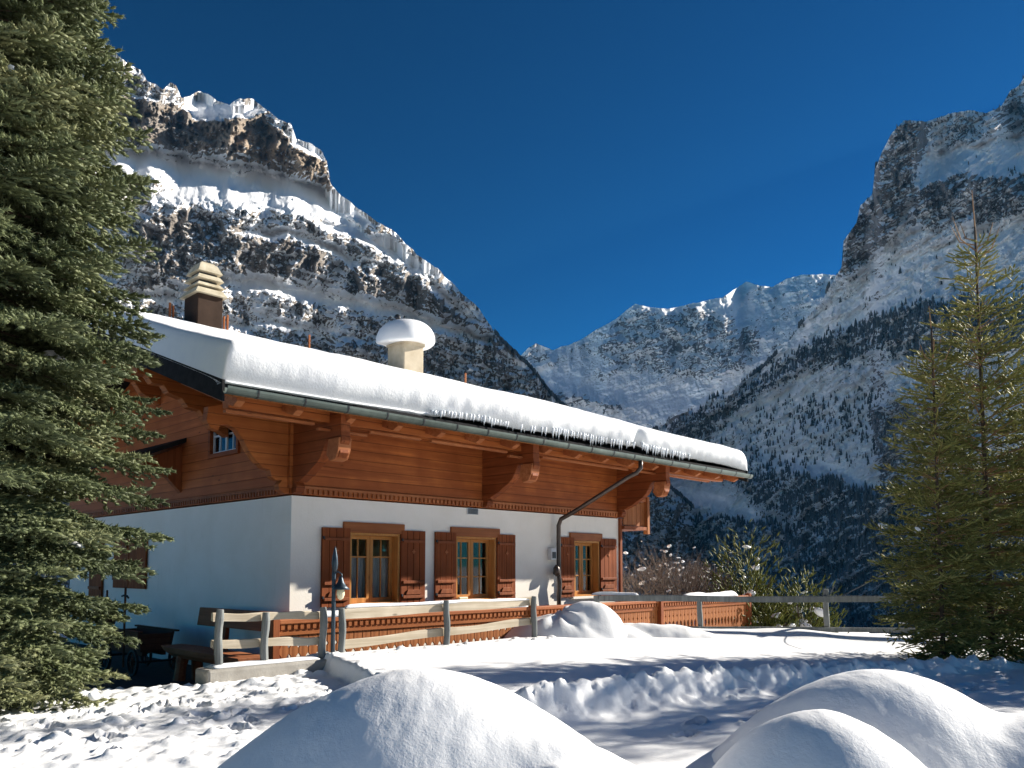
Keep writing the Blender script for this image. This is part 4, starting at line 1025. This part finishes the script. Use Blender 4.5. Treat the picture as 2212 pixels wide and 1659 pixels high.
# trees just outside the frame on the right: their shade falls across the snow lane
for i, (x, y, hh) in enumerate(((8.78, 10.3, 5.2), (9.52, 9.96, 5.4), (10.7, 10.95, 5.7))):
    spruce('garden_spruce', (x, y, .3), hh, (lambda z, hh=hh: float(np.interp(z / hh, [0, .3, .6, .85, 1], [1.05, 1.2, 1.0, .62, .12]))), .2, 22, 7, .20, .15, .026, 51 + i, ('short spruce standing just outside the right edge', 'dense spruce past the right edge beside the short one', 'tallest spruce farthest out past the right edge')[i], 'tree', (M['needles'], M['bark']), z_hi=hh - .3, blades=7, up=.2, droop=.35, trunk_r=.08, fill=.85)

# bare bush beyond the terrace
def bare_bush(loc, h, spread, seed, label):
    r = random.Random(seed); T = empty('bare_bush', loc, 0, label=label, cat='bush', group='bare bushes beyond the terrace'); mb = MB(); tips = []
    def grow(p, d, l, rad, dep):
        q = p + d * l; mid = p + d * l * .5 + Vector((r.uniform(-.04, .04), r.uniform(-.04, .04), 0)) * l
        mb.tube([p, mid, q], [rad, rad * .8, rad * .55], 5, cap=False)
        if dep == 0: tips.append(q); return
        for _ in range(r.choice((2, 3, 3))):
            nd = (d + Vector((r.uniform(-.7, .7), r.uniform(-.7, .7), r.uniform(-.1, .55)))).normalized()
            grow(p + d * l * r.uniform(.55, 1), nd, l * r.uniform(.62, .85), rad * .62, dep - 1)
    for k in range(16):
        a = 2 * PI * k / 16 + r.random(); s = r.uniform(.2, 1)
        d = Vector((math.cos(a) * s * spread, math.sin(a) * s * .6 * spread, h)).normalized()
        grow(Vector((math.cos(a) * .1, math.sin(a) * .1, 0)), d, h * .40, .022, 4)
    mb.build('branches', M['twig'], T)
    r.shuffle(tips); blobs(T, [np.array(t) for t in tips[:40]], .02, .065, seed)
bare_bush((3.45, 18.9, -.4), 2.3, 1.7, 3, 'grey leafless bush with snow tufts beside the far corner of the chalet')
bare_bush((4.45, 19.6, -.4), 2.1, 1.6, 8, 'grey leafless bush with snow tufts left of the green shrub')
# evergreen shrubs
def shrub(loc, rx, ry, h, n, seed, label, sl=.16, sw=.030):
    r = np.random.default_rng(seed); T = empty('evergreen_shrub', loc, 0, label=label, cat='shrub', group='evergreen shrubs beyond the fence')
    ph = r.uniform(0, 2 * PI, n); u = r.uniform(0, 1, n) ** .45; el = r.uniform(-.15, 1, n)
    lump = 1 + .28 * np.sin(3 * ph + 1) * np.cos(4 * el) + .15 * np.sin(7 * ph)
    rr = u * lump * np.sqrt(np.clip(1 - el ** 2, .02, 1))
    O = np.stack([rx * rr * np.cos(ph), ry * rr * np.sin(ph), h * np.clip(el, 0, 1) * u * lump * .95 + .05], -1)
    D_ = np.stack([np.cos(ph) * .7 + r.normal(0, .35, n), np.sin(ph) * .7 + r.normal(0, .35, n), .9 + r.normal(0, .4, n)], -1)
    V, q, t = needle_shoots(O, D_, np.full(n, sl) * r.uniform(.7, 1.3, n), np.full(n, sw), seed, 9); mesh_np('crown', V, [q, t], M['shrub'], T)
    mb = MB(); 
    for k in range(9):
        a = 2 * PI * k / 9; mb.tube([(0, 0, 0), (rx * .3 * math.cos(a), ry * .3 * math.sin(a), h * .4), (rx * .6 * math.cos(a), ry * .6 * math.sin(a), h * .7)], [.03, .02, .01], 6)
    mb.build('stems', M['bark'], T)
    top = O[(O[:, 2] > h * .35)]; r.shuffle(top)
    mb = blobs(T, [p + np.array([0, -.05, .04]) for p in top[:16]], .04, .13, seed)
shrub((5.45, 18.8, -.35), 1.0, .8, 2.45, 2600, 5, 'tallest olive green shrub with draped snow behind the end of the balustrade')
shrub((6.55, 18.3, -.45), .85, .7, 1.75, 1800, 6, 'lower pointed green shrub with snow right of the tall shrub')
shrub((5.5, 17.6, -.3), .75, .5, 1.0, 1000, 9, 'low dark shrub patched with snow showing under the far fence rail')
# small teal tarpaulin under the young spruce at the frame edge
xs = np.linspace(-.5, .9, 40); ys = np.linspace(-.3, .4, 24); X, Y = np.meshgrid(xs, ys)
Z = .22 * np.exp(-((X - .3) / .45) ** 2 - (Y / .25) ** 2) + .02 * fbm(X * 5, Y * 5, 1., 3) - .03
i = np.arange(X.size).reshape(X.shape); q = np.stack([i[:-1, :-1], i[:-1, 1:], i[1:, 1:], i[1:, :-1]], -1).reshape(-1, 4)
V = np.stack([X.ravel(), Y.ravel(), Z.ravel()], -1); V2 = V - [0, 0, .02]; b = X.size
rim = np.concatenate([i[0, :], i[1:, -1], i[-1, -2::-1], i[-2:0:-1, 0]]); r2 = np.roll(rim, -1)
o = mesh_np('tarpaulin', np.concatenate([V, V2]), [q, (q + b)[:, ::-1], np.stack([rim, rim + b, r2 + b, r2], -1)], M['tarp'], smooth=True)
o.location = (6.35, 10.0, gz(6.35, 10.0) + .02); tag(o, 'teal tarpaulin lying on the snow under the young spruce', 'tarpaulin')

# ------------------------------------------------------------------ MOUNTAINS
cp, sp_ = math.cos(PITCH), math.sin(PITCH)
def rays(x, y):
    xc = (x - 1106) / F; yc = (829.5 - y + SH) / F
    Yd = cp - yc * sp_; return xc / Yd, (sp_ + yc * cp) / Yd       # tangents of azimuth and elevation
def plf(X, Y, pts, h):
    """gaussian band around a polyline (viewing angles in px), h half width (scalar or per point)"""
    out = np.zeros_like(X); P = np.array(pts, float); hs = np.array([h] * len(P) if np.isscalar(h) else h, float)
    for a, b, ha, hb in zip(P[:-1], P[1:], hs[:-1], hs[1:]):
        ab = b - a; t = np.clip(((X - a[0]) * ab[0] + (Y - a[1]) * ab[1]) / (ab @ ab), 0, 1)
        d = np.hypot(X - a[0] - t * ab[0], Y - a[1] - t * ab[1]); hh = ha + (hb - ha) * t
        out = np.maximum(out, np.exp(-(d / hh) ** 2))
    return out
def poly_mask(X, Y, pts, soft=10):
    P = np.array(pts, float); ins = np.zeros(X.shape, bool); dmin = np.full(X.shape, 1e9)
    for a, b in zip(P, np.roll(P, -1, 0)):
        c = ((a[1] > Y) != (b[1] > Y)) & (X < (b[0] - a[0]) * (Y - a[1]) / (b[1] - a[1] + 1e-12) + a[0]); ins ^= c
        ab = b - a; t = np.clip(((X - a[0]) * ab[0] + (Y - a[1]) * ab[1]) / (ab @ ab), 0, 1); dmin = np.minimum(dmin, np.hypot(X - a[0] - t * ab[0], Y - a[1] - t * ab[1]))
    return sstep(-soft, soft, np.where(ins, dmin, -dmin))
def blur_x(A, k):
    ker = np.exp(-np.linspace(-2, 2, 2 * k + 1) ** 2); ker /= ker.sum()
    P = np.pad(A, ((0, 0), (k, k)), mode='edge'); out = np.zeros_like(A)
    for i, w_ in enumerate(ker): out += w_ * P[:, i:i + A.shape[1]]
    return out
def mountain(name, mt, x0, x1, nx_, ny_, crest, foot_y, dfoot, fields, label, jag=5, gully=.05, det=.03, seed=0, s_hi=78, s_lo=36, back=(.9, .93), drop=900, gscale=1.0, snb=.20, led=.015, strat=.42):
    xs = np.linspace(x0, x1, nx_); cr = np.interp(xs, [p[0] for p in crest], [p[1] for p in crest])
    cr = cr + jag * fbm(xs * .035, 0., seed + .5, 6, .62, ridged=False)
    v = np.linspace(0, 1, ny_)[:, None]; X = np.tile(xs, (ny_, 1)); ytop = cr.min() - .5
    Yr = foot_y + (ytop - foot_y) * v; Yp = np.maximum(Yr, cr[None]); live = Yr >= cr[None]
    Xw = X + 20 * fbm(X * .016, Yp * .016, seed + 20., 5, .6); Yw = Yp + 17 * fbm(X * .018, Yp * .018, seed + 24., 6, .62)
    Sf, tanf, forest, bare = fields(Xw, Yw, cr[None] + 0 * Yp)
    Sf = Sf + .22 * fbm((X + strat * Yp) * .008, (Yp - strat * X) * .06, seed + 27., 5, .6)
    Sf = np.clip(Sf, 0, 1)
    ta, te = rays(X, Yp)
    tg = np.tan(np.radians(s_hi + (s_lo - s_hi) * Sf)); tg = np.maximum(tg, te + .16)
    dt = np.diff(te, axis=0); g_ = dt / (tg[:-1] - te[:-1])
    ln = np.concatenate([np.zeros((1, nx_)), np.cumsum(g_, axis=0)]) + np.log(dfoot(xs))[None]
    ln = blur_x(ln - np.log(dfoot(xs))[None], 6) + np.convolve(np.pad(np.log(dfoot(xs)), 120, mode='edge'), np.ones(241) / 241, 'valid')[None]
    # relief: ribs, gullies, strata
    wx = X + 22 * fbm(X * .012, Yp * .012, seed + 3., 3); wy = Yp + 14 * fbm(X * .012, Yp * .012, seed + 9., 3)
    spur = fbm(wx * .0060 * gscale, wy * .0035 * gscale, seed + 12., 3, .5, ridged=True)
    ledge = fbm((wx + strat * wy) * .0045, (wy - strat * wx) * .034, seed + 13., 5, .58, ridged=True)
    rib = fbm(wx * .015 * gscale, wy * .0095 * gscale, seed + 1., 6, .55, ridged=True)
    iso = fbm(wx * .035 * gscale, wy * .035 * gscale, seed + 2., 6, .6, ridged=True)
    rel = gully * rib + det * iso + gully * .8 * spur + led * ledge
    ln = ln - rel * sstep(0, .06, v) * (1 - .85 * Sf)
    R = np.exp(ln)
    PX, PY, PZ = ta * R, R, EYE + te * R
    # smoothed geometric normal -> snow sits where it is not too steep
    def gradn(PX, PY, PZ):
        P = np.stack([PX, PY, PZ], -1); dx = np.gradient(P, axis=1); dy = np.gradient(P, axis=0); n_ = np.cross(dx, dy); n_ /= np.linalg.norm(n_, axis=-1)[..., None] + 1e-12; return n_
    rl = gully * .8 * spur + led * ledge + gully * fbm(wx * .015 * gscale, wy * .0095 * gscale, seed + 1., 3, .5, ridged=True) + det * fbm(wx * .035 * gscale, wy * .035 * gscale, seed + 2., 3, .5, ridged=True)
    R2 = np.exp(ln + (rel - rl) * sstep(0, .06, v) * (1 - .85 * Sf))
    nz = .75 * np.abs(gradn(ta * R2, R2, EYE + te * R2)[..., 2]) + .25 * np.abs(gradn(PX, PY, PZ)[..., 2])
    snow = snb + .66 * Sf + 1.25 * (nz - .42) + .16 * ledge - .34 * bare + .20 * fbm(wx * .016, wy * .035, seed + 4., 4)
    lastlive = np.maximum(live.sum(axis=0) - 3, 0); rr_ = np.arange(ny_)[:, None]; top_s = snow[lastlive, np.arange(nx_)]
    snow = np.where(rr_ > lastlive[None], top_s[None], snow)
    # back of the massif
    nb = 50; bx = []
    tcr = te[-1]; Rc = R[-1]
    for k in range(1, nb + 1):
        f = (k / nb) ** 1.4; Rb = Rc * (1 + back[0] * f) + 2
        zz = EYE + tcr * (1 - (1 - back[1]) * min(1, f * 3) ** .5) * Rb - (0 if f < .8 else (f - .8) / .2 * drop * 2.0)
        zz = zz - Rc * .02 * np.abs(fbm(xs * .02, f * 6, seed + 6., 4)) * min(1, f * 4)
        bx.append(np.stack([ta[-1] * Rb, Rb, zz], -1))
    G = np.concatenate([np.stack([PX, PY, PZ], -1), np.array(bx)])
    sk = G[0].copy(); sk[:, 2] -= drop; G = np.concatenate([sk[None], G])
    sn = np.concatenate([snow[:1], snow, np.full((nb, nx_), .6)]); tn = np.concatenate([tanf[:1], tanf, np.zeros((nb, nx_))])
    m_ = G.shape[0]; i = np.arange(m_ * nx_).reshape(m_, nx_); q = np.stack([i[:-1, :-1], i[:-1, 1:], i[1:, 1:], i[1:, :-1]], -1).reshape(-1, 4)
    o = mesh_np(name, G.reshape(-1, 3), q, mt, smooth=True)
    for an, arr in (('snow', sn), ('tan', tn)):
        at = o.data.attributes.new(an, 'FLOAT', 'POINT'); at.data.foreach_set('value', arr.astype(np.float32).ravel())
    tag(o, label, kind='structure')
    return dict(X=X, Y=Yp, P=np.stack([PX, PY, PZ], -1), forest=forest, ob=o, nz=nz)

# left massif
LC = [(-300, 40), (-100, 60), (100, 40), (200, 85), (240, 108), (285, 142), (305, 152), (318, 176), (335, 182), (352, 195), (368, 180), (380, 184), (392, 212), (410, 208), (430, 198), (450, 204), (470, 216), (495, 226), (515, 214), (545, 214), (565, 228), (600, 258), (628, 266), (640, 300), (668, 308), (695, 325), (706, 350), (714, 398), (735, 420),
      (760, 440), (800, 468), (850, 500), (900, 548), (950, 585), (1000, 635), (1035, 668), (1060, 704), (1083, 738), (1110, 764), (1150, 802), (1180, 840), (1210, 872), (1250, 905), (1400, 1010), (1500, 1100)]
def f_left_m(X, Y, CR):
    st = fbm((X + .55 * Y) * .006, (Y - .42 * X) * .035, 11., 5, .6)
    patchy = fbm(X * .02, Y * .03, 15., 5, .6)
    S_ = .34 + .38 * st + .25 * patchy
    cliff = poly_mask(X, Y, [(200, 200), (330, 215), (395, 232), (430, 250), (500, 250), (545, 235), (600, 275), (640, 315), (700, 345), (712, 395), (722, 425), (690, 402), (600, 372), (560, 352), (480, 345), (400, 330), (320, 325), (200, 300)], 5)
    S_ = S_ * (1 - cliff) + (.02 + .10 * np.clip(st, 0, 1)) * cliff
    S_ += .75 * poly_mask(X, Y, [(395, 215), (440, 205), (510, 228), (548, 218), (575, 238), (520, 252), (450, 262), (410, 250)], 5)
    S_ += .6 * plf(X, Y, [(640, 305), (690, 325)], 10)
    S_ += .80 * plf(X, Y, [(150, 340), (330, 350), (400, 372), (480, 385), (560, 388), (640, 408), (720, 440), (790, 475)], [30, 30, 36, 36, 34, 30, 20, 12])
    S_ += .55 * plf(X, Y, [(300, 420), (420, 420), (520, 430), (620, 440), (700, 455), (780, 500), (860, 540), (930, 590)], [18, 20, 20, 18, 18, 14, 10, 8])
    S_ += .5 * plf(X, Y, [(520, 500), (620, 500), (700, 530), (800, 580), (860, 640)], 9)
    S_ += .45 * plf(X, Y, [(700, 480), (800, 520), (880, 570), (960, 640), (1010, 690)], 8)
    lc = poly_mask(X, Y, [(300, 470), (440, 460), (540, 500), (620, 520), (690, 540), (720, 590), (560, 590), (470, 600), (380, 640), (300, 660)], 12)
    S_ = S_ * (1 - .7 * lc) + .7 * lc * (.12 + .3 * np.clip(patchy, 0, 1))
    lc2 = poly_mask(X, Y, [(740, 560), (850, 580), (960, 640), (1040, 710), (1000, 720), (900, 680), (780, 640)], 12)
    S_ = S_ * (1 - .6 * lc2) + .6 * lc2 * .15
    S_ += .65 * plf(X, Y, [(300, 640), (400, 630), (480, 600), (560, 615), (700, 640), (850, 665), (950, 700), (1060, 735)], [14, 16, 16, 18, 16, 14, 12, 8])
    S_ += .30 * plf(X, Y, [(430, 700), (600, 700), (760, 720), (900, 740)], 12)
    low = sstep(690, 780, Y + .04 * X); S_ -= .12 * low
    tanm = cliff * sstep(-.2, .5, fbm(X * .012, Y * .02, 3., 4) + (X - 420) / 700.) * .9 + .35 * plf(X, Y, [(720, 440), (860, 520), (960, 610), (1060, 720)], 14)
    forest = sstep(.5, .75, .52 * sstep(640, 760, Y) + .35 * fbm(X * .02, Y * .03, 21., 4) + .35 * sstep(820, 1000, X) * sstep(690, 740, Y))
    return S_, np.clip(tanm, 0, 1), forest, np.maximum(cliff * .9, np.maximum(.75 * lc, .75 * lc2)) + .30 * sstep(690, 780, Y)
ML = mountain('left_mountain', M['rock_left'], -250, 1500, 900, 700, LC, 1440, lambda x: np.interp(x, [-250, 500, 900, 1250, 1500], [1250, 1430, 1700, 2000, 2200]), f_left_m,
              'huge rocky mountain with tan summit cliffs and snow ledges behind the chalet', jag=8, gully=.085, det=.042, seed=1, back=(.5, .80), strat=.42, led=.016, snb=.15)
# far glacier wall
FC = [(900, 800), (1080, 765), (1120, 772), (1140, 752), (1158, 741), (1172, 748), (1195, 756), (1250, 737), (1290, 712), (1330, 690), (1355, 668), (1372, 655), (1395, 663), (1440, 668), (1500, 655), (1560, 642), (1592, 622), (1612, 608), (1640, 618), (1668, 620), (1700, 602), (1735, 594), (1790, 592), (1850, 600), (1950, 620), (2100, 640)]
def f_far(X, Y, CR):
    patchy = fbm(X * .022, Y * .022, 31., 6, .6); st = fbm((X - .3 * Y) * .03, (Y + .3 * X) * .012, 33., 5, .6)
    S_ = .62 + .3 * patchy + .2 * st
    wall = poly_mask(X, Y, [(1330, 700), (1372, 662), (1440, 675), (1500, 665), (1600, 690), (1650, 720), (1620, 790), (1540, 815), (1420, 810), (1330, 800), (1290, 760)], 12)
    S_ = S_ * (1 - .75 * wall) + .75 * wall * (.30 + .5 * st + .25 * patchy)
    S_ += .3 * plf(X, Y, [(1120, 790), (1200, 800), (1300, 850), (1450, 860), (1560, 850), (1680, 790)], 26)
    S_ += .3 * plf(X, Y, [(1610, 620), (1600, 700)], 24)
    r1 = plf(X, Y, [(1240, 860), (1300, 868), (1330, 880)], 12); r2 = plf(X, Y, [(1180, 850), (1200, 860)], 12)
    S_ -= .5 * np.maximum(r1, r2)
    sp = poly_mask(X, Y, [(1125, 775), (1158, 744), (1190, 765), (1200, 790), (1140, 800)], 6); S_ = S_ * (1 - .5 * sp) + .5 * sp * .25
    return S_, 0 * X, 0 * X, np.maximum(wall * .6, .5 * sp) + .8 * np.maximum(r1, r2)
MF = mountain('far_mountain', M['rock_far'], 980, 2000, 620, 420, FC, 1150, lambda x: 5200 + 0 * x, f_far, 'distant snow covered rock wall and glacier closing the valley', jag=4, gully=.03, det=.022, seed=5, s_hi=72, s_lo=38, back=(.25, .8), drop=1500, snb=.34, led=.008, strat=-.3)
# right massif
RC = [(1290, 1010), (1380, 950), (1425, 925), (1445, 905), (1500, 882), (1580, 842), (1640, 802), (1700, 742), (1740, 692), (1780, 642), (1800, 604), (1818, 578), (1822, 522), (1850, 482), (1858, 446), (1884, 420), (1890, 368), (1906, 328), (1926, 288), (1952, 260), (2000, 262), (2030, 252), (2062, 244), (2100, 237), (2130, 242), (2150, 236), (2165, 226),
      (2182, 196), (2200, 184), (2212, 168), (2260, 150), (2330, 175), (2420, 280), (2520, 460), (2620, 680), (2700, 860), (2800, 1100)]
def f_right(X, Y, CR):
    st = fbm((X - .45 * Y) * .005, (Y + .62 * X) * .034, 41., 6, .62)      # strata falling to the left
    patchy = fbm(X * .018, Y * .026, 45., 5, .6)
    S_ = .50 + .45 * st + .25 * patchy
    cl = poly_mask(X, Y, [(1815, 600), (1822, 520), (1858, 446), (1886, 415), (1895, 360), (1930, 285), (1955, 258), (2010, 262), (2000, 310), (1975, 370), (1960, 450), (1930, 500), (1900, 540), (1850, 590)], 8)
    S_ = S_ * (1 - .8 * cl) + .8 * cl * (.10 + .5 * np.clip(st, 0, 1))
    cl2 = poly_mask(X, Y, [(1980, 400), (2060, 375), (2212, 385), (2400, 400), (2400, 470), (2212, 460), (2140, 480), (2040, 490), (1960, 500)], 10)
    S_ = S_ * (1 - .7 * cl2) + .7 * cl2 * (.08 + .3 * np.clip(st, 0, 1))
    top = poly_mask(X, Y, [(2010, 255), (2120, 240), (2212, 170), (2400, 150), (2400, 290), (2212, 290), (2040, 320)], 8)
    S_ = S_ * (1 - .5 * top) + .5 * top * (.25 + .6 * st)
    S_ += .4 * poly_mask(X, Y, [(1990, 330), (2212, 290), (2400, 290), (2400, 380), (2212, 375), (2060, 370), (1990, 390)], 12)
    S_ += .30 * poly_mask(X, Y, [(1790, 640), (1900, 590), (2000, 520), (2212, 480), (2400, 480), (2400, 600), (2212, 620), (2000, 640), (1850, 690), (1700, 770), (1600, 840), (1700, 740)], 16)
    S_ += .25 * poly_mask(X, Y, [(1560, 900), (1700, 830), (1900, 830), (1960, 960), (1850, 1020), (1640, 1010)], 20)
    S_ += .45 * plf(X, Y, [(1380, 1050), (1500, 1060), (1620, 1100), (1700, 1135)], [18, 22, 20, 14])
    S_ += .40 * plf(X, Y, [(1650, 980), (1760, 1000), (1880, 1040)], 16)
    rw = poly_mask(X, Y, [(1880, 880), (1990, 860), (2100, 900), (2100, 1060), (1990, 1060), (1900, 1030)], 14); S_ = S_ * (1 - .7 * rw) + .7 * rw * .12
    sp = poly_mask(X, Y, [(1440, 915), (1500, 885), (1560, 862), (1600, 850), (1560, 900), (1500, 950), (1450, 960)], 8); S_ = S_ * (1 - .6 * sp) + .6 * sp * .3
    S_ += .35 * plf(X, Y, [(1830, 1300), (1870, 1345), (1960, 1350)], 16)
    fo = np.maximum(poly_mask(X, Y, [(1445, 925), (1560, 870), (1650, 810), (1760, 735), (1860, 700), (1960, 665), (2080, 650), (2240, 660), (2240, 760), (2050, 770), (1900, 770), (1760, 800), (1640, 860), (1580, 920), (1470, 985)], 14),
                    poly_mask(X, Y, [(1340, 1120), (1560, 1120), (1640, 1130), (1600, 1060), (1560, 1030), (1700, 1020), (1860, 1060), (2000, 1060), (2240, 1000), (2240, 1420), (1290, 1420), (1290, 1120)], 12))
    fo = np.maximum(fo, .36 * poly_mask(X, Y, [(1480, 960), (1700, 860), (1900, 840), (1960, 1000), (1700, 1020), (1560, 1040), (1400, 1060)], 16))
    fo = np.clip(fo + .55 * patchy - .45 * plf(X, Y, [(1380, 1050), (1500, 1055), (1620, 1100), (1700, 1135)], 20) - .4 * plf(X, Y, [(1740, 1300), (1790, 1345)], 12), 0, 1)
    S_ = S_ - .15 * fo
    rfc = cl * sstep(0, .6, patchy + .2) * .35 + .5 * plf(X, Y, [(1960, 900), (1990, 960)], 20)
    return S_, np.clip(rfc, 0, 1), fo, np.maximum.reduce([1.15 * cl, 1.0 * cl2, 1.0 * rw, .8 * sp, .55 * top])
MR = mountain('right_mountain', M['rock_right'], 1290, 2800, 1050, 800, RC, 1440, lambda x: np.interp(x, [1290, 1500, 1800, 2212, 2800], [2500, 2100, 1600, 1250, 1100]), f_right,
              'steep mountain with a sheer grey cliff edge, snow slopes and dark forest on the right', jag=7, gully=.060, det=.036, seed=9, back=(1.2, .96), snb=.36, strat=-.62, led=.024)  # unseen rear made long and high to shade far wall and left slopes

# forest on the slopes: thousands of small conifers
def forest(name, Md, n, seed, hmin, hmax, label, ymin=0):
    r = np.random.default_rng(seed); P = Md['P']; f = np.clip(Md['forest'], 0, 1)[:-2, :-2]
    # weight by visible solid angle so that density looks even from afar
    Yp = Md['Y'][:-2, :-2]; w_ = f ** 1.5 * (Yp < 1400) * (Md['X'][:-2, :-2] < 2300); w_ = (w_ / w_.sum()).ravel()
    k = r.choice(len(w_), n, p=w_); j, i = np.unravel_index(k, f.shape)
    a = r.uniform(0, 1, n)[:, None]; base = P[j, i] * (1 - a) + P[j + 1, i + 1] * a
    h = r.uniform(hmin, hmax, n) * r.uniform(.7, 1.15, n); R = h * r.uniform(.15, .22, n)
    tmpl = []; m_ = 6
    for (zz, rr) in ((.06, 1.0), (.55, .52), (.50, .78), (1.0, .0)):
        for k_ in range(m_): tmpl.append((rr * math.cos(2 * PI * k_ / m_), rr * math.sin(2 * PI * k_ / m_), zz))
    tm = np.array(tmpl); ang = r.uniform(0, 6.28, n)
    jit = r.uniform(.7, 1.25, (n, len(tm)))
    vx = tm[:, 0][None] * R[:, None] * jit; vy = tm[:, 1][None] * R[:, None] * jit
    V = np.stack([base[:, 0:1] + vx, base[:, 1:2] + vy, base[:, 2:3] + tm[:, 2][None] * h[:, None] - .5], -1).reshape(-1, 3)
    q = np.array([[a_ * m_ + k_, a_ * m_ + (k_ + 1) % m_, (a_ + 1) * m_ + (k_ + 1) % m_, (a_ + 1) * m_ + k_] for a_ in (0, 2) for k_ in range(m_)])
    Fq = (q[None] + (np.arange(n) * len(tm))[:, None, None]).reshape(-1, 4)
    o = mesh_np(name, V, Fq, M['forest']); tag(o, label, 'forest', kind='stuff'); return o
forest('forest', MR, 24000, 3, 8, 20, 'dark conifer forest covering the lower slopes of the right mountain')
forest('forest', ML, 6000, 4, 8, 15, 'scattered dark conifers on the lower slopes behind the chalet roof')

# ------------------------------------------------------------------ air
HAZE = True
if HAZE:
    m, nt, p = mat('mountain_haze'); nt.nodes.remove(p); out = nt.nodes['Material Output']
    pv = nt.nodes.new('ShaderNodeVolumePrincipled'); pv.inputs['Color'].default_value = (.08, .46, 1.0, 1); pv.inputs['Density'].default_value = 1.0e-5; pv.inputs['Anisotropy'].default_value = .1
    nt.links.new(pv.outputs[0], out.inputs['Volume'])
    hz = MB().box(-9000, 9500, -1500, 16000, -2600, 3600).build('haze', m, None); tag(hz, 'thin blue mountain air between the camera and the peaks', kind='stuff')
print('verts', sum(len(o.data.vertices) for o in bpy.data.objects if o.type == 'MESH'))
